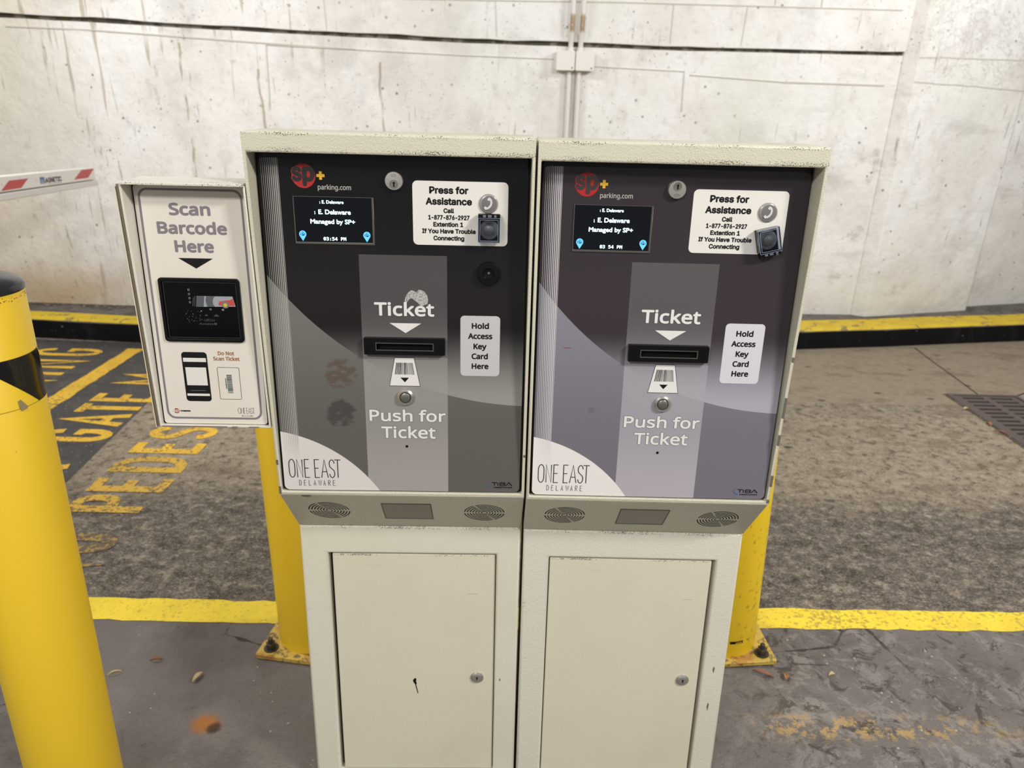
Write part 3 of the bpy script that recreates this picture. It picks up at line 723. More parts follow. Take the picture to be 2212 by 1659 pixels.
# ------------------------------------------------------------------ leaves and crumbs
def leaf(x, y, ln, wd, ang, mat, label, cat='leaf'):
    b = MB(GROUND); n = 6; V = []
    for i in range(n + 1):
        t = i / n; ww = wd * math.sin(PI * min(1, t * 0.9 + .05)) ** 0.8; z = 0.004 + 0.006 * math.sin(PI * t)
        V += [(ln * (t - .5), -ww / 2, z + 0.004), (ln * (t - .5), 0, z), (ln * (t - .5), ww / 2, z + 0.004)]
    fs = []
    for i in range(n):
        for j in range(2): fs.append((i * 3 + j, i * 3 + 3 + j, i * 3 + 4 + j, i * 3 + 1 + j))
    b.add(V, fs); o = b.obj('leaf' if cat == 'leaf' else 'twig', mat, smooth=True); o.location = (x, y, -0.002); o.rotation_euler = (0, 0, ang)
    tag(o, label, cat); return o
leaf(-0.886, 0.363, 0.028, 0.007, 0.15, LEAFR, 'small reddish leaf on grey floor left of the scanner post base')
leaf(-0.965, 0.317, 0.032, 0.005, 0.5, LEAFP, 'thin pale twig on grey floor beside the front bollard', 'twig')
leaf(-0.762, 0.311, 0.034, 0.012, 1.2, LEAFP, 'curled pale leaf on grey floor above the rust stain')
leaf(0.615, 0.362, 0.050, 0.011, -0.5, LEAFR, 'long brown leaf below the right bollard base plate')
leaf(0.668, 0.352, 0.022, 0.012, 1.3, LEAFB, 'crumpled orange leaf off the corner of right base plate')
leaf(0.786, 0.362, 0.018, 0.010, 0.2, LEAFP, 'small yellow leaf alone on cracked floor at right')
leaf(2.150, 2.10, 0.035, 0.014, 0.3, LEAFP, 'yellow leaf at the upper left edge of the drain')
leaf(2.155, 1.93, 0.045, 0.018, 1.3, LEAFB, 'golden leaf heap piece midway along the drain edge')
leaf(2.150, 1.84, 0.050, 0.012, -0.8, LEAFR, 'slim orange leaf at the lower left edge of the drain')

# ------------------------------------------------------------------ conduits and junction boxes
def conduit(x, xu, label):
    t = thing('conduit', label + ', lower run below its junction box', 'pipe', (x, 3.235, 0.12), 0, None)
    t2 = thing('conduit', label + ', rust-stained upper run above its junction box', 'pipe', (x, 3.235, 0.12), 0, None)
    yb = 3.228 - 3.235
    def tube(path, r, nm, mat=PIPE, prt=t):
        mb = MB(); n = 14; V = []; mb.sm = False
        for (px, py, pz_) in path:
            for i in range(n):
                a = 2 * PI * i / n; V.append((px + r * math.cos(a), py + r * math.sin(a), pz_))
        fs = []
        for k in range(len(path) - 1):
            for i in range(n): j = (i + 1) % n; fs.append((k * n + i, k * n + j, (k + 1) * n + j, (k + 1) * n + i))
        fs += [tuple(range(n)), tuple((len(path) - 1) * n + n - 1 - i for i in range(n))]
        mb.add(V, fs); return mb
    # object coords are offset in z by 0.12, so the stain is placed through a shared material in world-ish height
    lo = tube([(0, yb, 0.0), (0, yb, 1.361)], 0.0135, '').obj('lower_pipe', PIPE, t, smooth=True)
    dx = xu - x
    upb = tube([(dx * .3, yb - .004, 1.4605), (dx * .4, yb - .006, 1.50), (dx * .8, yb - .034, 1.56), (dx, yb - .036, 1.62), (dx, yb - .036, 2.78)], 0.0135, '').obj('upper_pipe', PIPE_R, t2, smooth=True)
    tube([(dx * .3, yb - .004, 1.4605), (dx * .3, yb - .004, 1.478)], 0.018, '').obj('connector', PIPE, t2, smooth=True)
    return t
PIPE_R = Mat('painted_conduit_rusted', (222, 217, 210), 0.45); PIPE_R.start((222, 217, 210)); _x, _y, _z = PIPE_R.xyz()
PIPE_R.mix(_z.sstep(1.535, 1.565) * _z.sstep(1.65, 1.62) * PIPE_R.noise(26, 3).sstep(0.3, 0.55), (160, 134, 98), k=0.9); PIPE_R = PIPE_R.done()
conduit(0.259, 0.262, 'left white wall conduit')
conduit(0.312, 0.316, 'right white wall conduit')
for x0, x1, lab in ((0.183, 0.284, 'left white square junction box on the wall conduits'), (0.288, 0.389, 'right white square junction box on the wall conduits')):
    t = thing('junction_box', lab, 'junction box', ((x0 + x1) / 2, 3.236, 1.53))
    hw = (x1 - x0) / 2
    b = MB(); b.rbox(-hw, hw, -0.048, 0.050, -0.01, 0.045, 0.008); b.obj('box_body', BOXW, t, bevel=0.003)
    b = MB(); b.rbox(-hw, hw, -0.048, 0.050, 0.0455, 0.050, 0.008); b.obj('cover_plate', BOXW, t, bevel=0.002)
    b = MB(); b.lathe(hw - 0.014, -0.034, [(0.004, 0.050), (0.004, 0.0525)], 10); b.obj('screw', RUST, t)

# ------------------------------------------------------------------ bollards
def bollard(label, c, r, ht, mat, plate_c, plate_rot, plate_half, rings=False, taper=0.0, bolts=True):
    t = thing('bollard', label, 'bollard', (c[0], c[1], 0))
    b = MB(GROUND); b.lathe(0, 0, [(r * 1.02, 0.0), (r, 0.03), (r, ht - 0.004), (r - 0.003, ht)], 48)
    b.obj('post', mat, t, smooth=True)
    b = MB(GROUND); pr = [(r + 0.001, ht - 0.003), (r + 0.0015, ht + 0.004)] + [((r + 0.001) * math.cos(a), ht + 0.004 + 0.019 * math.sin(a)) for a in [PI / 2 * k / 7 for k in range(1, 7)]] + [(0.002, ht + 0.0232)]
    b.lathe(0, 0, pr, 48); b.obj('cap', CAPB, t, smooth=True)
    if plate_c is None: return t
    ca, sa = math.cos(plate_rot), math.sin(plate_rot); dx, dy = plate_c[0] - c[0], plate_c[1] - c[1]
    fr = Fr((dx, dy, 0), (ca, sa, 0), (-sa, ca, 0), (0, 0, 1)); h = plate_half
    b = MB(fr); b.rbox(-h, h, -h, h, 0.002, 0.014, 0.006); b.obj('base_plate', PLATE, t, bevel=0.0015)
    if bolts:
        for su in (-1, 1):
            for sv in (-1, 1):
                u, v = su * (h - 0.030), sv * (h - 0.028)
                b = MB(fr); b.lathe(u, v, [(0.018, 0.0142), (0.018, 0.0165)], 20); b.lathe(u, v, [(0.0125, 0.0165), (0.0125, 0.030), (0.011, 0.032)], 6); b.lathe(u, v, [(0.006, 0.032), (0.006, 0.044), (0.005, 0.045)], 14)
                b.obj('anchor_bolt', RUSTBOLT, t)
    return t
fb = bollard('near yellow bollard with black cap and black tape band at left', (-0.8381, -0.0186), 0.0756, 1.034, YEL, None, 0.0, 0.11)
fb.location = (-0.8455, -0.0247, 0); fb.rotation_euler = (-0.63 * 0.0217, 0.777 * 0.0217, 0)
def cylpatch(mb, pts_fn, z0, z1, r, nz=6, nt=24):
    """pts_fn(z) -> (theta0, theta1) in degrees"""
    V = []; fs = []
    for j in range(nz + 1):
        z = z0 + (z1 - z0) * j / nz; a, b2 = pts_fn(z)
        for i in range(nt + 1):
            th = math.radians(a + (b2 - a) * i / nt); V.append((r * math.cos(th), r * math.sin(th), z))
    for j in range(nz):
        for i in range(nt): k = j * (nt + 1) + i; fs.append((k, k + 1, k + nt + 2, k + nt + 1))
    mb.sm = False; return mb.add(V, fs)
mb = MB(); cylpatch(mb, lambda z: (2.5 - (z - .861) / .077 * 59.5, 83 - (z - .861) / .077 * 60), 0.861, 0.938, 0.0762); mb.obj('black_tape', TAPE, fb, smooth=True)
mb = MB(); cylpatch(mb, lambda z: (-200 - (z - .861) / .077 * 59.5, -118 - (z - .861) / .077 * 60), 0.861, 0.938, 0.0762); mb.obj('black_tape', TAPE, fb, smooth=True)
for z in (0.861, 0.938):
    mb = MB(); cylpatch(mb, lambda zz: (-180, 180), z - 0.0004, z + 0.0004, 0.0761, 1, 64); mb.obj('tape_edge', Mat('tape_edge_line', (150, 124, 30), 0.5).done(), fb)
mb = MB()
V = []
for th, z in ((-25.5, 0.8734), (-22.5, 0.8752), (-20, 0.8698), (-15.5, 0.8608), (-17, 0.8581), (-23.5, 0.8568), (-25, 0.8635)):
    a = math.radians(th); V.append((0.0770 * math.cos(a), 0.0770 * math.sin(a), z))
mb.add(V, [tuple(range(7))]); mb.obj('torn_patch', Mat('torn_silver_patch', (150, 134, 100), 0.4).done(), fb)
# rust flecks under the cap
mb = MB(); R_ = random.Random(3)
for k in range(60):
    th = math.radians(R_.uniform(-60, 30)); z = 1.029 - abs(R_.gauss(0, 0.006)) - 0.001; s_ = R_.uniform(0.0004, 0.0014); q = 0.0759
    V = [(q * math.cos(th + a_ / q), q * math.sin(th + a_ / q), z + b_) for a_, b_ in ((-s_, s_ * R_.uniform(-.4, .4)), (s_ * R_.uniform(-.4, .4), -s_ * R_.uniform(.5, 1.2)), (s_ * R_.uniform(.6, 1.4), 0), (0, s_ * R_.uniform(.4, 1)))]
    mb.add(V, [(0, 1, 2, 3)])
mb.obj('rust_flecks', Mat('brown_rust_flecks', (120, 70, 30), 0.7).done(), fb)
bollard('clean yellow bollard behind the scanner box, left of the cabinets', (-0.525, 0.470), 0.084, 0.90, YEL, (-0.521, 0.474), math.radians(-8), 0.112)
rb = bollard('scuffed yellow bollard behind the right-hand ticket machine', (0.545, 0.490), 0.084, 0.86, YEL_R, (0.545, 0.492), math.radians(3), 0.108)
rb.rotation_euler = (0, math.radians(-2.8), 0)
mb = MB(); cylpatch(mb, lambda z: (-93, -70), 0.0545, 0.0625, 0.0846, 1, 8); mb.obj('black_label', INK, rb, label='small black label near its foot')
LB = MB(Fr((0.0850 * math.cos(math.radians(-79)), 0.0850 * math.sin(math.radians(-79)), 0), (math.sin(math.radians(79)), math.cos(math.radians(79)), 0), (0, 0, 1), (math.cos(math.radians(-79)), math.sin(math.radians(-79)), 0)))
text(LB, 'INE', -0.007, 0.009, 0.0562, 0.0045, 'arial', 0.0006, 0.0006); LB.obj('lettering', YELLOWP, rb)
mb = MB(); cylpatch(mb, lambda z: (-64, -49 ), 0.0600, 0.0606, 0.0845, 1, 8); cylpatch(mb, lambda z: (-62, -53 ), 0.0578, 0.0583, 0.0845, 1, 8); mb.obj('fine_print', INK, rb)

# ------------------------------------------------------------------ gate arm
ga = thing('gate_barrier', 'white barrier arm with red stripes reaching across to the wall', 'barrier', (-1.35, -1.16, 0))
A = Vector((-1.958, 1.73)); T = Vector((-2.172, 2.75)); Ld = (T - A).length; dr_ = (T - A).normalized(); nr = Vector((dr_.y, -dr_.x))
O3 = Vector((A.x + 1.35, A.y + 1.16, 0))
SL = (0.954 - 1.006) / 1.03
AF = Fr((O3.x, O3.y, 0), (dr_.x, dr_.y, SL), (0, 0, 1), (nr.x, nr.y, 0))     # u along arm, v height, h outwards to camera side
b = MB(AF); b.box(-3.1, 1.040, 0.948, 1.006, -0.045, 0.0); b.obj('arm_beam', ARMW, ga, bevel=0.004)
b = MB(AF); b.rbox(-3.1, 1.048, 0.918, 0.9445, -0.034, 0.004, 0.004); b.obj('rubber_edge', ARMG, ga, bevel=0.005, seg=3)
def pz_(u, z): return (u, z - SL * u)
for q in (((0.74, .923), (.859, .957), (1.034, .949), (.927, .914)), ((-.006, .954), (.077, .984), (.249, .976), (.169, .947))):
    b = MB(AF); b.flat([pz_(*k) for k in q], 0.0006); b.obj('red_stripe', REDT, ga)
for k in range(1, 4):
    b = MB(AF); b.flat([(u - 0.745 * k, v) for u, v in [pz_(*z) for z in ((-.006, .954), (.077, .984), (.249, .976), (.169, .947))]], 0.0006); b.obj('red_stripe', REDT, ga)
b = MB(AF); text(b, 'm', .360, .408, 0.9595, 0.036, 'arial', 0.006, 0.0008); b.obj('lettering', BLUEP, ga, label='blue letter m')
b = MB(AF); text(b, 'AGNETIC', .412, .590, 0.9615, 0.0215, 'arial', 0.0025, 0.0008); b.obj('lettering', INK, ga)
b = MB(AF); b.box(.43, .585, 0.9560, 0.9575, 0.0006, 0.0008); b.obj('underline', MAUVE, ga)
b = MB(GROUND); b.rbox(-0.17, 0.17, -0.16, 0.16, 0.0, 0.92, 0.02); b.obj('barrier_cabinet', CREAM_CAB, ga, bevel=0.01)
b = MB(AF); b.box(-3.15, -2.85, 0.90, 1.02, -0.06, 0.02); b.obj('arm_clamp', BLACK, ga, bevel=0.004)

# ------------------------------------------------------------------ ticket machines
TH = 0.0571; NN = math.hypot(1, TH)
PANF = Fr((0, 0.003 - TH * 0.70, 0), (1, 0, 0), (0, TH, 1), (0, -1 / NN, TH / NN))
KC = 0.084 / 0.111; NC = math.hypot(1, KC)
CHF = Fr((0, 0.698 * KC, 0), (1, 0, 0), (0, -KC, 1), (0, -1 / NC, -KC / NC))
KB = (0.084 - 0.045) / (0.587 - 0.045); NB = math.hypot(1, KB)
CBF = Fr((0, 0.084 - 0.587 * KB, 0), (1, 0, 0), (0, KB, 1), (0, -1 / NB, KB / NB))

def grille(mb, cu, cv, flip, R0=0.0345):
    """concentric slotted rings; drawn as dark recessed arcs on the chin"""
    sq = 0.83
    for k in range(1, 8):
        r = 0.0048 * k + 0.0004
        w2 = 0.00085
        cuts = [(8, 172), (188, 352)]
        cuts = [(6, 58), (64, 174), (186, 238), (244, 354)] if flip else [(6, 116), (122, 174), (186, 296), (302, 354)]
        if k == 1: cuts = [(10, 170), (190, 350)]
        for a0, a1 in cuts:
            n = max(4, int((a1 - a0) / 10)); inn = arc(cu, cv, r - w2, (r - w2) * sq, a0, a1, n); ou = arc(cu, cv, r + w2, (r + w2) * sq, a0, a1, n)
            pts = [mb.fr(a, b_, 0.0003) for a, b_ in inn + ou]; n1 = n + 1
            mb.add(pts, [(i, i + 1, n1 + i + 1, n1 + i) for i in range(n)])

def phone_icon(mb, cu, cv, s, h):
    # handset: curved bar with two ends
    def q(pl): return [(cu + a * s, cv + b * s) for a, b in pl]
    mb.stroke(q([(.10, .90), (.40, .62), (.50, .22), (.42, -.20), (.15, -.58), (-.20, -.80), (-.45, -.84)]), 0.34 * s, h)
    mb.stroke(q([(.22, .92), (-.08, .52)]), 0.44 * s, h + 0.00002)
    mb.stroke(q([(-.36, -.92), (-.66, -.54)]), 0.44 * s, h + 0.00002)

def lock_round(parent, fr, cu, cv, r, keyup, name='lock', deep=0.006):
    b = MB(fr); b.lathe(cu, cv, [(r, 0.0), (r, deep * .8), (r * 0.93, deep), (r * 0.2, deep + 0.0006)], 40); lk = b.obj(name, STEEL, parent, smooth=True)
    s_ = 1 if keyup else -1
    kv = cv + s_ * r * 0.32
    b = MB(fr); b.ring2(circle(cu, kv, r * 0.46, 28), circle(cu, kv, r * 0.40, 28), deep, deep + 0.0012); b.lathe(cu, kv, [(r * 0.38, deep), (r * 0.36, deep + 0.0009)], 28); b.obj('lock_cylinder', STEELD, lk, smooth=True)
    b = MB(fr); b.rbox(cu - r * 0.05, cu + r * 0.09, kv - r * 0.30, kv + r * 0.22, deep + 0.0010, deep + 0.0013, r * 0.05); b.lathe(cu + r * .02, kv + r * 0.12, [(r * 0.12, deep + 0.0010), (r * 0.12, deep + 0.00135)], 12); b.obj('keyhole', BLACKM, lk)
    b = MB(fr); cv2 = cv - s_ * r * 0.58
    b.ring2([(cu + a * r * 0.30, cv2 + c * r * 0.16) for a, c in circle(0, 0, 1, 20)], [(cu + a * r * 0.26, cv2 + c * r * 0.12) for a, c in circle(0, 0, 1, 20)], deep + 0.0003, deep + 0.0006); b.box(cu - r * .18, cu + r * .18, cv2 - r * .02, cv2 + r * .02, deep + .0003, deep + .0006); b.obj('maker_stamp', STEELD, lk)
    return lk

def machine(side):
    L = side == 'L'
    lab = ('left ticket machine, darker screen panel, scanner box on its side' if L else 'right ticket machine, purple-grey front panel, glare put into its colour')
    if L:
        # local right edge x=0.4 sits at the measured seam
        yaw = 0.0197; c, s_ = math.cos(yaw), math.sin(yaw)
        loc = (-0.0022 - 0.4 * c, 0.0009 - 0.4 * s_, 0.0026)
    else: yaw = 0; loc = (0, 0, 0)
    t = thing('ticket_machine', lab, 'ticket machine', loc, yaw)
    # --- head housing
    b = MB(); x0, x1 = 0.0005, 0.3995
    prof = [(0.0, 0.698), (0.0, 1.257), (0.10, 1.257), (0.26, 1.178), (0.26, 0.587), (0.084, 0.587)]
    V = [(x0, y, z) for y, z in prof] + [(x1, y, z) for y, z in prof]
    fs = [(0, 1, 2, 3, 4, 5), (11, 10, 9, 8, 7, 6)] + [(i, i + 6, (i + 1) % 6 + 6, (i + 1) % 6) for i in range(1, 6)]
    b.add(V, fs)
    ox = [(x0, .698), (x1, .698), (x1, 1.257), (x0, 1.257)]; ix = [(.0052, .7040), (.3950, .7040), (.3950, 1.2298), (.0052, 1.2298)]
    dz = 0.050
    V = [(a, 0, z) for a, z in ox] + [(a, 0, z) for a, z in ix] + [(a, dz, z) for a, z in ix]
    b.add(V, [(i, (i + 1) % 4, 4 + (i + 1) % 4, 4 + i) for i in range(4)] + [(4 + i, 4 + (i + 1) % 4, 8 + (i + 1) % 4, 8 + i) for i in range(4)] + [(8, 9, 10, 11)])
    hd = b.obj('head_housing', CREAM_HEAD, t, bevel=0.0028, seg=3, ang=0.5)
    # dark gap behind the panel
    b = MB(); b.box(0.0070, 0.3932, 0.7045, 1.2293, -0.0495, -0.0440); b.obj('recess_back', GAPM, t)
    b = MB(PANF)
    b.ring2([(.0056, .7045), (.3946, .7045), (.3946, 1.229), (.0056, 1.229)], [(.0092, .7065), (.3910, .7065), (.3910, 1.2245), (.0092, 1.2245)], -0.012, -0.0075); b.obj('door_seal', SEALM, t)
    # --- front door panel with printed face
    fp = MB(PANF); fp.rbox(.0085, .3920, .7055, 1.2285, -0.014, -0.0006, 0.004); fp.obj('door_edge', BLACK, t, bevel=0.0012)
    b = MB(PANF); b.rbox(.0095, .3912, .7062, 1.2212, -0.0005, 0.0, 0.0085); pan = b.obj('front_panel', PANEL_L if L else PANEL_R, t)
    def letter(name, mb, mat, par=pan, label=None): return mb.obj(name, mat, par, label=label)
    sh = 0.0 if L else 0.0
    # logo
    b = MB(PANF); b.flat([p_ for p_ in circle(.0728, 1.1974, .0168, 40)], 0.0003); text(b, 's', .0550, .0716, 1.1890, .0268, 'arial', 0.0045, 0.00035); letter('logo_disc', b, RED)
    b = MB(PANF); text(b, 's', .0562, .0706, 1.1898, .0258, 'arial', 0.0030, 0.0006); text(b, 'p', .0712, .0886, 1.1898, .0258, 'arial', 0.0036, 0.0006); letter('logo_letters', b, Mat('logo_dark', (34, 31, 31) if L else (58, 50, 52), 0.35).done())
    b = MB(PANF); b.box(.0912, .1026, 1.1963, 1.2003, .0002, .0005); b.box(.0949, .0989, 1.1926, 1.2040, .0002, .00055); letter('logo_plus', b, YELLOWP)
    b = MB(PANF); text(b, 'parking.com', .0920, .1393, 1.1792, .0068, 'noto', 0.0004); letter('lettering', b, Mat('grey_print', (165, 160, 154), 0.45).done())
    # screen
    b = MB(PANF); u0, u1, v0, v1 = (.0555, .1705, 1.1022, 1.1696)
    b.box(u0 + .001, u1 - .001, v0 + .001, v1 - .001, -.001, .0004); scr = b.obj('screen', SCREENG, t)
    b = MB(PANF); b.ring2([(u0, v0), (u1, v0), (u1, v1), (u0, v1)], [(u0 + .0014, v0 + .0032), (u1 - .0030, v0 + .0032), (u1 - .0030, v1 - .0008), (u0 + .0014, v1 - .0008)], .0002, .0016); b.obj('screen_bezel', Mat('grey_bezel', (92, 88, 82), 0.35, 0.4).done(), scr, bevel=0.0004)
    b = MB(PANF); h = 0.0006
    text(b, 'E. Delaware', .0965, .1275, 1.1598, .0047, 'gill', 0.0004, h); text(b, '1', .0932, .0943, 1.1598, .0032, 'arial', 0.0003, h)
    text(b, 'E. Delaware', .0908, .1372, 1.1449, .0067, 'gill', 0.0006, h); text(b, '1', .0850, .0866, 1.1449, .0042, 'arial', 0.0004, h)
    text(b, 'Managed by SP+', .0785, .1430, 1.1314, .0066, 'gill', 0.0006, h)
    text(b, '03:54 PM' if L else '03 54 PM', .0960, .1290, 1.1078, .0050, 'mono', 0.0005, h); b.obj('display_text', SCREENT, scr)
    b = MB(PANF)
    for cu in (.0664, .1590):
        cv = 1.1162; b.seg(); b.ring2(circle(cu, cv, .0052, 28), circle(cu, cv, .0036, 28), .0004, .0007)
        b.flat([(cu - .0046, cv - .0024), (cu, cv - .0098), (cu + .0046, cv - .0024)], .0006)
        b.stroke([(cu - .0012, cv - .0020), (cu - .0012, cv + .0020), (cu + .0012, cv + .0020), (cu + .0014, cv), (cu - .001, cv)], .0007, .0008)
        b.ring2(rrect(cu - .0028, cu + .0028, cv - .0028, cv + .0028, .0008, 3), rrect(cu - .0021, cu + .0021, cv - .0021, cv + .0021, .0005, 3), .0004, .0007)
    b.obj('display_icons', SCREENB, scr)
    # lock
    lock_round(t, PANF, .2008, 1.1934, .0131, not L)
    # assistance sticker
    b = MB(PANF); b.rbox(.2262, .3634, 1.1045, 1.1946, .0, .0003, .007); st = b.obj('assistance_sticker', STICKER, t)
    b = MB(PANF); h = .0005
    text(b, 'Press for', .2502, .3062, 1.1771, .0100, 'arial', .0013, h)
    text(b, 'Assistance', .2450, .3114, 1.1616, .0100, 'arial', .0013, h)
    text(b, 'Call', .2704, .2857, 1.1503, .0067, 'arial', .00085, h)
    text(b, '1-877-876-2927', .2484, .3080, 1.1407, .0067, 'arial', .00085, h)
    text(b, 'Extention 1', .2556, .2990, 1.1309, .0067, 'arial', .00085, h)
    text(b, 'If You Have Trouble', .2392, .3171, 1.1213, .0067, 'arial', .00085, h)
    text(b, 'Connecting', .2556, .3005, 1.1113, .0067, 'arial', .00085, h); b.obj('lettering', INK, st)
    # phone badge (doming disc)
    b = MB(PANF); b.lathe(.3352, 1.1648, [(.0138, 0), (.0136, .0018), (.0120, .0032), (.006, .0040), (.001, .0042)], 40); bd = b.obj('phone_badge', GREYDISC, t, smooth=True)
    b = MB(PANF); b.lathe(.3362, 1.1648, [(.0112, .0020), (.0110, .0036), (.006, .0043), (.001, .0045)], 40); b.obj('badge_print', GREYDISC2, bd, smooth=True)
    b = MB(PANF); phone_icon(b, .3352, 1.1650, .0084, .0049); b.obj('handset_symbol', Mat('handset_print', (205, 202, 198), 0.4).done(), bd)
    # covered call button
    cu, cv, rot = (.3365, 1.1285, 0.0) if L else (.3385, 1.1262, math.radians(14))
    ca, sa = math.cos(rot), math.sin(rot); PO = PANF(cu, cv, 0); PU = PANF.U * ca + PANF.V * sa; PV = PANF.V * ca - PANF.U * sa
    BF = Fr(PO, PU, PV, PANF.N); wv = .0158
    bt = MB(BF); bt.rbox(-wv, wv, -.0170, .0205 if L else .0170, 0, .004, .001); cb = bt.obj('call_button', BLACK, t, bevel=0.0006)
    bt = MB(BF); bt.lathe(0, 0, [(.0140, .004), (.0136, .0046), (.0092, .0050), (.0080, .0085)], 40); bt.obj('button_collar', Mat('grey_collar', (112, 110, 108), 0.35).done(), cb, smooth=True)
    bt = MB(BF); bt.lathe(0, 0, [(.0066, .0080), (.0066, .0102), (.0058, .0108)], 32); bt.obj('button_cap', STEELD, cb, smooth=True)
    hg = .0196 if L else -.0196
    bt = MB(BF)
    out = [(-wv, -.0175), (wv, -.0175), (wv, .0175), (-wv, .0175)]; inn = [(-wv + .0016, -.0159), (wv - .0016, -.0159), (wv - .0016, .0159), (-wv + .0016, .0159)]
    bt.ring2(out, inn, .0045, .0150); bt.box(-wv, wv, -.0175, .0175, .0150, .0166); bt.obj('clear_cover', CLEAR, cb)
    bt = MB(BF)
    bt.stroke(rrect(-wv + .0028, wv - .0028, -.0147, .0147, .0008, 2), .0006, .0168, True); bt.stroke(rrect(-wv + .0004, wv - .0004, -.0171, .0171, .0006, 2), .0006, .0168, True); bt.obj('cover_edge_highlight', Mat('plastic_edge_highlight', (128, 136, 156), 0.2).done(), cb)  # edge highlights of the clear cover drawn on as pale lines
    bt = MB(BF); bt.box(-wv, wv, hg - .0032, hg + .0030, .003, .0125); hb = bt.obj('hinge_block', BLACK, cb, bevel=0.0008)
    for k, (a, b_) in enumerate(((-.009, -.0045), (-.002, .0035), (.007, .0105))):
        bt = MB(BF); bt.box(a, b_, hg - .0018, hg + .0018, .0125, .0150); bt.obj('hinge_knuckle', Mat('hinge_grey', (108, 104, 112), 0.25).done(), hb, bevel=0.0005)
    if L:
        # camera lens
        b = MB(PANF); b.lathe(.3365, 1.0648, [(.0172, 0), (.0172, .006), (.0160, .0072), (.0085, .0074), (.0075, .0040), (.0035, .0035)], 40); ln = b.obj('camera_lens', BLACK, t, smooth=True)
        b = MB(PANF); b.lathe(.3368, 1.0655, [(.0020, .0036), (.0018, .0044)], 16); b.obj('lens_glint', Mat('lens_reflection', (92, 88, 78), 0.2).done(), ln)  # small pale disc painted in as the reflection in the lens
    # ticket lettering and triangle
    for bold, mat, hh in ((.0028, OUTLINE, .00025), (.0016, WHITEPRINT, .0005)):
        e = (bold - .0016) / 2
        b = MB(PANF)
        text(b, 'Ticket', .1655 - e, .2554 + e, .9978 - e, .0203 + 2 * e, 'noto', bold, hh)
        text(b, 'Push for', .1516 - e, .2717 + e, .8278 - e, .0190 + 2 * e, 'noto', bold * .85, hh)
        text(b, 'Ticket', .1693 - e, .2554 + e, .7992 - e, .0198 + 2 * e, 'noto', bold * .85, hh)
        b.seg(); b.flat([(.1878 - e * 2, .9867 + e), (.2357 + e * 2, .9867 + e), (.2117, .9714 - e * 1.2)][::-1], hh)
        b.obj('lettering', mat, pan)
    # ticket slot
    b = MB(PANF); b.ring2(rrect(.1490, .2718, .9388, .9648, .0012, 3), rrect(.1680, .2535, .9470, .9565, .0008, 3), 0.0, .0085); sl = b.obj('ticket_slot', BLACK, t, bevel=0.0006)
    b = MB(PANF); b.box(.1675, .2540, .9465, .9570, .0002, .0012); b.obj('slot_mouth', BLACKM, sl)
    b = MB(PANF); b.ring2([(.1668, .9455), (.2548, .9455), (.2548, .9580), (.1668, .9580)], [(.1682, .9472), (.2532, .9472), (.2532, .9566), (.1682, .9566)], .0086, .0092); b.obj('slot_lip', Mat('slot_lip_grey', (70, 69, 64), 0.35).done(), sl)
    # ticket pictogram
    def trap(o): return [(.1860 - o, .8878 - o), (.2312 + o, .8878 - o), (.2228 + o * .8, .9315 + o), (.1948 - o * .8, .9315 + o)]
    b = MB(PANF); b.flat(trap(.0014), .00025); pk = b.obj('ticket_symbol', INK, pan)
    b = MB(PANF); b.flat(trap(.0006), .0004); b.obj('ticket_symbol', WHITEPRINT, pan)
    b = MB(PANF); R_ = random.Random(5); u = .1952
    while u < .2220:
        w_ = R_.choice((.0004, .0007, .0011)); k = (u - .2088)
        b.flat([(.2088 + k * 1.12, .9055), (.2088 + k * 1.12 + w_, .9055), (.2088 + k * 0.92 + w_, .9245), (.2088 + k * 0.92, .9245)], .0006); u += w_ + R_.choice((.0006, .0009))
    b.flat([(.2020, .9005), (.2088, .8930), (.2152, .9005)], .0006); b.obj('barcode_symbol', INK, pan)
    # push button
    cu, cv = .2094, .8692
    b = MB(PANF); b.lathe(cu, cv, [(.0130, 0), (.0130, .0035), (.0105, .0058), (.0088, .0058), (.0088, .0040), (.0084, .0040)], 44); bz = b.obj('push_button', STEEL, t, smooth=True)
    b = MB(PANF); b.lathe(cu, cv, [(.0086, .0035), (.0086, .0046), (.0080, .0046)], 40, cap=True); b.obj('button_gap', BLACKM, bz)
    b = MB(PANF); b.lathe(cu, cv, [(.0076, .0040), (.0076, .0064), (.0068, .0070), (.001, .0071)], 40); b.obj('button_cap', STEELD, bz, smooth=True)
    b = MB(PANF); b.lathe(.2093, .7852, [(.0022, .0001), (.0022, .0005)], 16); b.obj('microphone_hole', BLACKM, pan)
    # key card sticker
    b = MB(PANF); b.rbox(.2948, .3550, .9050, 1.0000, .0, .0003, .006); ks = b.obj('key_card_sticker', STICKER2 if L else Mat('grey_sticker_print_b', (206, 204, 206), 0.35).done(), t)
    b = MB(PANF)
    for s2, a, c_, v in (('Hold', .3120, .3381, .9800), ('Access', .3064, .3435, .9641), ('Key', .3148, .3348, .9480), ('Card', .3120, .3370, .9322), ('Here', .3122, .3382, .9164)):
        text(b, s2, a, c_, v, .0090, 'noto', .0010, .0005)
    b.obj('lettering', INK, ks)
    # ONE EAST
    b = MB(PANF); us = [(.0182, 'O', .0160), (.0350, 'N', .0150), (.0525, 'E', .0100), (.0670, 'E', .0105), (.0775, 'A', .0135), (.0905, 'S', .0120)]
    hts = .0328; st_ = .00125
    x_ = [(0.0184, 'O', .0104), (.0312, 'N', .0096), (.0434, 'E', .0086), (.0594, 'E', .0086), (.0698, 'A', .0118), (.0830, 'S', .0094), (.0914, 'T', .0112)]
    b.seg()
    for u, ch, wd in x_: drawn(b, ch, u, .7277, wd, hts, st_, .0004)
    b.seg()
    xs2 = [.0334 + .0078 * i for i in range(8)]
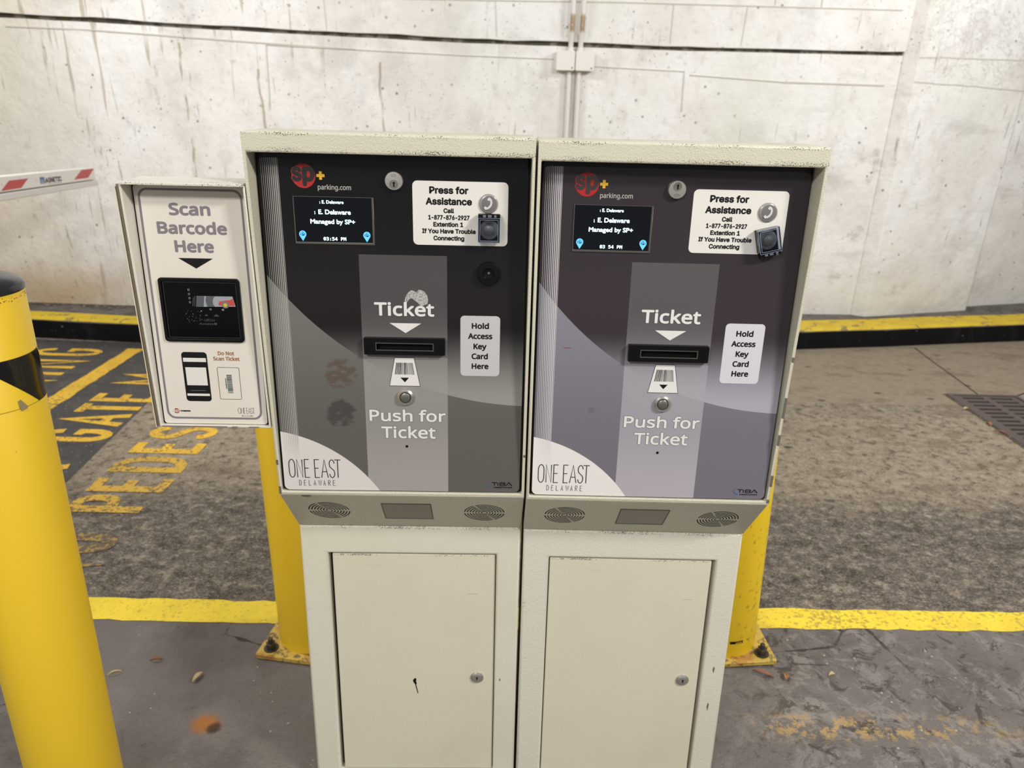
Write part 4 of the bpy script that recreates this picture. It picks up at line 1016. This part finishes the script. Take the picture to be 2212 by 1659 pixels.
    for u, ch in zip(xs2, 'DELAWARE'): drawn(b, ch, u, .7139, .0038 if ch != 'W' else .0052, .0098, .00062, .0004)
    b.obj('building_lettering', INK, pan)
    # maker wordmark
    b = MB(PANF); b.seg()
    drawn(b, 'T', .3455, .7172, .0098, .0068, .0014, .0004); drawn(b, 'I', .3530, .7172, .0060, .0068, .0015, .0004); drawn(b, 'B', .3588, .7172, .0092, .0068, .0013, .0004)
    b.stroke([(.3688, .7175), (.3738, .7236), (.3792, .7175)], .0015, .0004); b.flat(circle(.3740, .7188, .0007, 8), .0004)
    text(b, 'PARKING SYSTEMS', .3500, .3794, .7136, .0020, 'arial', .0003, .0004); b.obj('maker_lettering', INK, pan)
    b = MB(PANF); b.stroke(arc(.3470, .7200, .0072, .0052, 100, 262, 14), .0007, .0003); b.stroke(arc(.3474, .7190, .0068, .0042, 170, 268, 10), .0014, .00035); b.obj('swoosh', BLUEP, pan)
    if L:
        # torn sticker remains
        pp = [(.2115, 1.0215), (.2130, 1.0280), (.2165, 1.0330), (.2200, 1.0362), (.2235, 1.0372), (.2275, 1.0345), (.2305, 1.0352), (.2320, 1.0382), (.2365, 1.0375), (.2415, 1.0348), (.2450, 1.0300), (.2465, 1.0235), (.2455, 1.0170), (.2400, 1.0145), (.2365, 1.0130), (.2335, 1.0150), (.2310, 1.0185), (.2265, 1.0215), (.2225, 1.0250), (.2190, 1.0240), (.2165, 1.0215), (.2140, 1.0170), (.2120, 1.0185)]
        TS = Mat('torn_paper', (176, 172, 166), 0.8); TS.start((184, 180, 174)).mix(TS.noise(380, 5, 0.7).sstep(0.45, 0.6), (104, 98, 94), k=0.75); TS = TS.done()
        b = MB(PANF); b.prism(pp[::-1], .0, .0004); b.obj('sticker_residue', TS, t)
    else:
        # residual marks
        b = MB(PANF); b.stroke([(.0505, .9560), (.0560, .9556), (.0610, .9558)], .0010, .0002); b.obj('red_scratch', Mat('red_scratch', (120, 58, 56), 0.6).done(), pan)
    # --- chin: grilles and window
    for k, (cu, cv, fl) in enumerate(((.0690, .6455, False), (.3337, .6430, False))):
        b = MB(CHF); grille(b, cu, cv, fl); b.obj('speaker_grille', GAPM, t)
    b = MB(CHF); b.box(.1614, .2436, .6185, .6718, .0002, .0006); wn = b.obj('sensor_window', GREYWIN, t)
    b = MB(CHF); b.ring2([(.1608, .6180), (.2442, .6180), (.2442, .6724), (.1608, .6724)], [(.1620, .6192), (.2430, .6192), (.2430, .6712), (.1620, .6712)], .0003, .0008); b.obj('window_edge', SEALM, wn)
    # --- cabinet
    cm = CREAM_CAB if L else CREAM_CAB2
    b = MB(); zt = 0.5868
    x0, x1 = 0.001, 0.399
    def fy(z, d=0): return 0.084 - KB * (0.587 - z) + d
    O_ = [(x0, 0.0), (x1, 0.0), (x1, zt), (x0, zt)]; I_ = [(.0490, .030), (.3562, .030), (.3562, .5300), (.0490, .5300)]
    V = [(a, fy(z), z) for a, z in O_] + [(a, fy(z), z) for a, z in I_] + [(a, fy(z, .020), z) for a, z in I_] + [(x0, .26, 0), (x1, .26, 0), (x1, .26, zt), (x0, .26, zt)]
    fs = [(i, (i + 1) % 4, 4 + (i + 1) % 4, 4 + i) for i in range(4)] + [(4 + i, 4 + (i + 1) % 4, 8 + (i + 1) % 4, 8 + i) for i in range(4)] + [(8, 9, 10, 11)]
    fs += [(0, 12, 13, 1), (1, 13, 14, 2), (2, 14, 15, 3), (3, 15, 12, 0), (12, 15, 14, 13)]
    b.add(V, fs); cabo = b.obj('cabinet', cm, t, bevel=0.004, seg=3, ang=0.5)
    b = MB(CBF); b.rbox(.0555 if L else .0512, .3548 if L else .3505, .0330, .5272, -0.018, -0.0055, .003); dr = b.obj('cabinet_door', CREAM_DOOR, t, bevel=0.0022, seg=3)
    b = MB(CBF); b.ring2([(.0494, .0304), (.3558, .0304), (.3558, .5296), (.0494, .5296)], [(.0570, .034), (.3490, .034), (.3490, .526), (.0570, .526)], -0.019, -0.0185); b.obj('door_gap', GAPM, t)
    cu, cv = (.3225, .2570) if L else (.3200, .2628)
    b = MB(CBF); b.lathe(cu, cv, [(.0128, -.0055), (.0124, -.0035), (.0088, -.0010), (.0070, -.0006)], 36); lk = b.obj('door_lock', STEEL, dr, smooth=True)
    b = MB(CBF); b.flat(rrect(cu - .0008, cu + .0008, cv - .0035, cv + .0020, .0004, 2), -.0003); b.flat(circle(cu, cv + .0018, .0019, 12), -.00025); b.obj('keyhole', BLACKM, lk)
    if L:
        hp = [(.1975, .2490), (.2020, .2545), (.2045, .2520), (.2040, .2450), (.2052, .2415), (.2040, .2380), (.2062, .2280), (.2080, .2175), (.2062, .2190), (.2040, .2290), (.2020, .2390), (.1990, .2440)]
        b = MB(CBF); b.flat(hp, -.0052); b.obj('torn_scratch', BLACKM, dr)
        b = MB(CBF); b.flat(rrect(.3660, .3680, .2530, .2585, .0009, 3), .0003); b.obj('paint_chip', CHIP, cabo)
        b = MB(CHF); b.flat(rrect(.0360, .0510, .6955, .6988, .0012, 3), .0012); b.obj('paint_chip', CHIP, hd)
    else:
        for u, v, l2 in ((.3740, .215, .020), (.3765, .300, .016)):
            b = MB(CBF); b.flat([(u, v), (u + .0025, v - .004), (u + .0012, v - l2), (u - .0015, v - l2 * .5)], .0003); b.obj('scuff_mark', CHIP, cabo)
        b = MB(CBF); b.stroke(arc(.0065, .432, .0022, .0018, 0, 200, 8), .0006, .0003); b.stroke([(.0040, .4255), (.0070, .4255)], .0006, .0003); b.obj('pen_mark', Mat('blue_ink', (52, 84, 170), 0.5).done(), cabo)
        for z0_, z1_ in ((.9465, .9553), (.8535, .8890), (.806, .8257), (.7317, .7530), (.701, .7085)):
            b = MB(); b.flat([(.3948, z0_ + .001), (.3996, z0_), (.3996, z1_ - .001), (.3948, z1_)], .0004); b.obj('paint_chip', CHIP, hd)
    if L:
        for z0_, z1_ in ((.7000, .7135), (.7530, .7620)):
            b = MB(); b.flat([(.0006, z0_), (.0046, z0_), (.0046, z1_), (.0006, z1_)], .0004); b.obj('paint_chip', CHIP, hd)
        b = MB(); b.flat([(.3960, .7720), (.3995, .7720), (.3995, .7765), (.3960, .7765)], .0004); b.obj('paint_chip', CHIP, hd)
    return t
machine('L'); machine('R')

# ------------------------------------------------------------------ barcode scanner box on the left side
yaw = 0.0197; c, s_ = math.cos(yaw), math.sin(yaw)
sb = thing('barcode_scanner', 'narrow cream barcode scanner box fixed to the left machine', 'scanner', (-0.0022 - 0.4 * c, 0.0009 - 0.4 * s_, 0.0026), yaw)
SF = Fr((0, 0.006 - TH * 0.822, 0), (1, 0, 0), (0, TH, 1), (0, -1 / NN, TH / NN))
# body tray
b = MB(); X0, X1, Z0, Z1 = -0.1735, -0.0012, 0.8175, 1.1850
V = [(a, 0, z) for a, z in ((X0, Z0), (X1, Z0), (X1, Z1), (X0, Z1))] + [(a, 0, z) for a, z in ((X0 + .0035, Z0 + .0022), (X1 - .0030, Z0 + .0022), (X1 - .0030, Z1 - .0015), (X0 + .0035, Z1 - .0015))]
V += [(a, .040, z) for a, z in ((X0 + .0035, Z0 + .0022), (X1 - .0030, Z0 + .0022), (X1 - .0030, Z1 - .0015), (X0 + .0035, Z1 - .0015))]
V += [(a, .085, z) for a, z in ((X0, Z0), (X1, Z0), (X1, Z1 - .012), (X0, Z1 - .012))]
fs = [(i, (i + 1) % 4, 4 + (i + 1) % 4, 4 + i) for i in range(4)] + [(4 + i, 4 + (i + 1) % 4, 8 + (i + 1) % 4, 8 + i) for i in range(4)] + [(8, 9, 10, 11)]
fs += [(0, 12, 13, 1), (1, 13, 14, 2), (2, 14, 15, 3), (3, 15, 12, 0), (12, 15, 14, 13)]
b.add(V, fs); bod = b.obj('housing', CREAM_SCAN, sb, bevel=0.0012, seg=2, ang=0.5)
b = MB(); b.add([(-.1700, -.0035, 1.1835), (-.0035, -.0035, 1.1835), (-.0035, -.0035, 1.1872), (-.1700, -.0035, 1.1872), (-.1690, .058, 1.1860), (-.0020, .058, 1.1860), (-.0020, .058, 1.1895), (-.1690, .058, 1.1895)],
    [(0, 1, 2, 3), (3, 2, 6, 7), (0, 4, 5, 1), (0, 3, 7, 4), (1, 5, 6, 2), (4, 7, 6, 5)]); b.obj('hood', CREAM_SCAN, sb, bevel=0.0008)
b = MB(); b.box(-.1805, -.1738, .8150, 1.1835, -.030, -.006); b.obj('back_flange', Mat('flange_shade', (124, 114, 92), 0.6).done(), sb, bevel=0.0008, label='tan edge of the rear flange, shade put into its colour')  # dark tan stands for the shade on this strip
b = MB(); b.box(-.1818, -.1806, .8140, 1.1800, -.032, -.0045); b.obj('flange_lip', Mat('pale_edge', (226, 214, 186), 0.5).done(), sb)
b = MB(SF); b.rbox(-.1688, -.0058, .8195, 1.1822, -.006, -.0010, .004); b.obj('face_gap', GAPM, sb)
b = MB(SF); b.rbox(-.1676, -.0078, .8206, 1.1812, -.0010, 0, .0050); face = b.obj('face_panel', SCANFACE, sb, bevel=0.0004)
b = MB(SF); b.ring2(rrect(-.1618, -.0148, .8288, 1.1768, .013, 7), rrect(-.1588, -.0178, .8318, 1.1738, .0105, 7), .0001, .0003); b.obj('border_line', MAUVE, face)
b = MB(SF)
text(b, 'Scan', -.1205, -.0620, 1.1397, .0172, 'noto', .0019, .0004); text(b, 'Barcode', -.1402, -.0410, 1.1133, .0172, 'noto', .0019, .0004); text(b, 'Here', -.1184, -.0624, 1.0873, .0172, 'noto', .0019, .0004)
b.obj('lettering', MAUVE, face)
b = MB(SF); b.flat([(-.1155, 1.0789), (-.0910, 1.0640), (-.0654, 1.0789)], .0003); b.obj('arrow', INK, face)
# window
b = MB(SF); b.ring2(rrect(-.1484, -.0303, .9540, 1.0502, .0050, 5), rrect(-.1440, -.0348, .9585, 1.0455, .0025, 5), 0, .0035); wf = b.obj('scan_window_frame', BLACK, sb, bevel=0.0006)
b = MB(SF); b.rbox(-.1442, -.0346, .9583, 1.0457, .0001, .0006, .0022); b.obj('glass', SCANGLASS, wf)
b = MB(SF); b.ring2([(-.1428, .9598), (-.0362, .9598), (-.0362, 1.0440), (-.1428, 1.0440)], [(-.1422, .9604), (-.0368, .9604), (-.0368, 1.0434), (-.1422, 1.0434)], .0006, .0008); b.obj('inner_line', DIMP, wf)
h = .0009
b = MB(SF); b.flat([(-.0952, 1.0235), (-.0975, 1.0072), (-.0392, 1.0085), (-.0425, 1.0235)][::-1], h); b.obj('picture', Mat('picture_grey', (150, 154, 156), 0.5).done(), wf)
b = MB(SF); b.flat([(-.0952, 1.0234), (-.0975, 1.0073), (-.0865, 1.0073), (-.0838, 1.0234)][::-1], h + .0001)
b.add([b.fr(u, v, h + .0001) for u, v in ((-.0810, 1.0234), (-.0682, 1.0234), (-.0712, 1.0200), (-.0724, 1.0155), (-.0718, 1.0110), (-.0695, 1.0078), (-.0806, 1.0075), (-.0822, 1.0130), (-.0824, 1.0180))], [tuple(range(9))]); b.obj('picture_shapes', Mat('picture_dark', (82, 84, 88), 0.5).done(), wf)
b = MB(SF); b.flat([(-.0640, 1.0120), (-.0634, 1.0100), (-.0420, 1.0096), (-.0402, 1.0102), (-.0414, 1.0165), (-.0425, 1.0205), (-.0470, 1.0180), (-.0560, 1.0170), (-.0622, 1.0160)], h + .0002); b.obj('picture_car', Mat('picture_red', (186, 70, 62), 0.5).done(), wf)
b = MB(SF); b.flat(circle(-.0540, 1.0108, .0052, 20), h + .0003); b.obj('picture_wheel', Mat('picture_wheel_grey', (112, 112, 116), 0.5).done(), wf)
b = MB(SF); b.flat(circle(-.0540, 1.0106, .0028, 16), h + .0004); b.obj('picture_hub', YELLOWP, wf)
b = MB(SF)
for k in range(4): b.ring2(rrect(-.1072, -.1045, 1.0310 - k * .0062, 1.0340 - k * .0062, .0004, 2), rrect(-.1066, -.1051, 1.0316 - k * .0062, 1.0334 - k * .0062, .0003, 2), h - .0001, h)
b.stroke([(-.1000, 1.0215), (-.1022, 1.0080)], .0004, h); b.stroke([(-.0975, 1.0235), (-.0996, 1.0078)], .0004, h)
b.ring2(rrect(-.0782, -.0752, 1.0025, 1.0050, .0004, 2), rrect(-.0776, -.0758, 1.0031, 1.0044, .0003, 2), h - .0001, h); b.box(-.0600, -.0568, 1.0020, 1.0048, h - .0001, h); b.flat(circle(-.0905, 1.0010, .0010, 10), h)
R_ = random.Random(8)
for k in range(26):
    u = -.106 + R_.uniform(-.010, .014); v = .995 + R_.uniform(-.011, .007); b.box(u, u + R_.uniform(.0004, .0016), v, v + .0005, h - .0001, h)
b.obj('window_print', DIMP2, wf)
b = MB(SF); text(b, 'LSR116', -.0880, -.0725, .9855, .0036, 'arial', .0003, h, shear=.2); text(b, 'Access', -.0960, -.0745, .9800, .0032, 'arial', .0003, h, shear=.2); b.box(-.0735, -.0695, .9800, .9834, h - .0001, h)
b.flat([(-.0860, .9935), (-.0848, .9955), (-.0830, .9962), (-.0815, .9935)][::-1], h); b.flat([(-.0735, .9930), (-.0690, .9965), (-.0640, .9930)][::-1], h); b.obj('faint_lettering', DIMP, wf)
# phone picture
def sq(u0, u1, v0, v1, r, hh, mat, nm, par=face): q = MB(SF); q.flat(rrect(u0, u1, v0, v1, r, 4), hh); return q.obj(nm, mat, par)
sq(-.1290, -.0905, .8580, .9370, .0050, .0002, INK, 'phone_picture')
sq(-.1270, -.0925, .9215, .9278, .0002, .0003, STICKER, 'phone_picture_bar'); sq(-.1270, -.0925, .8668, .8705, .0002, .0003, STICKER, 'phone_picture_bar')
sq(-.1252, -.0938, .8840, .9128, .0002, .0003, STICKER, 'phone_picture_square')
b = MB(SF); b.box(-.1215, -.0980, .8752, .8757, .0002, .0004); b.obj('phone_picture_line', MAUVE, face)
b = MB(SF); text(b, 'Do Not', -.0734, -.0489, .9329, .0060, 'noto', .0005, .0003); text(b, 'Scan Ticket', -.0813, -.0414, .9243, .0060, 'noto', .0005, .0003); b.obj('lettering', BROWNP, face, label='brown lettering')
b = MB(SF); b.ring2(rrect(-.0772, -.0438, .8619, .9137, .0022, 4), rrect(-.0767, -.0443, .8624, .9132, .0018, 4), .0001, .0003); b.obj('ticket_outline', INK, face)
b = MB(SF); v = .8722; R_ = random.Random(2)
while v < .9015:
    w_ = R_.choice((.0005, .0009, .0013)); b.flat([(-.0640, v), (-.0562, v), (-.0562, v + w_), (-.0640, v + w_)], .0003); v += w_ + R_.choice((.0004, .0007))
bc = b.obj('barcode_picture', Mat('barcode_grey_green', (70, 84, 80), 0.5).done(), face)
b = MB(Fr(SF(-.0648, .8790, 0), SF.V, SF.U * -1, SF.N)); text(b, '1962098757476', 0, .0170, 0, .0018, 'arial', .0002, .0003); b.obj('lettering', INK, face)
b = MB(SF); b.flat(circle(-.1468, .8417, .0041, 24), .0002); b.obj('logo_disc', RED, face)
b = MB(SF); text(b, 's', -.1512, -.1478, .8400, .0050, 'arial', .0004, .0004); text(b, 'p', -.1473, -.1432, .8400, .0050, 'arial', .0005, .0004); b.obj('logo_letters', SCANFACE, face)
b = MB(SF); b.box(-.1428, -.1412, .8414, .8420, .0001, .0003); b.box(-.1423, -.1417, .8409, .8425, .0001, .0003); b.obj('logo_plus', BROWNP, face)
b = MB(SF); text(b, 'PARKING', -.1402, -.1254, .8404, .0026, 'arial', .0004, .0003); b.obj('lettering', INK, face)
b = MB(SF)
for u, ch, wd in ((0, 'O', .0044), (.0047, 'N', .0038), (.0088, 'E', .0025), (.0129, 'E', .0026), (.0156, 'A', .0038), (.0193, 'S', .0033), (.0224, 'T', .0034)): drawn(b, ch, -.0517 + u, .8384, wd, .0098, .00045, .0003)
for k, ch in enumerate('DELAWARE'): drawn(b, ch, -.0465 + k * .0023, .8333, .0013, .0027, .0003, .0003)
b.obj('building_lettering', Mat('small_grey_ink', (96, 88, 82), 0.5).done(), face)
for u0, u1 in ((-.1700, -.0700), (-.0620, -.0540), (-.0360, -.0210)):
    b = MB(); b.flat([(u0, .8173), (u1, .8173), (u1 + .002, .8196), (u0 + .001, .8196)], .0005); b.obj('worn_edge', Mat('bare_edge', (118, 116, 108), 0.6).done(), bod)
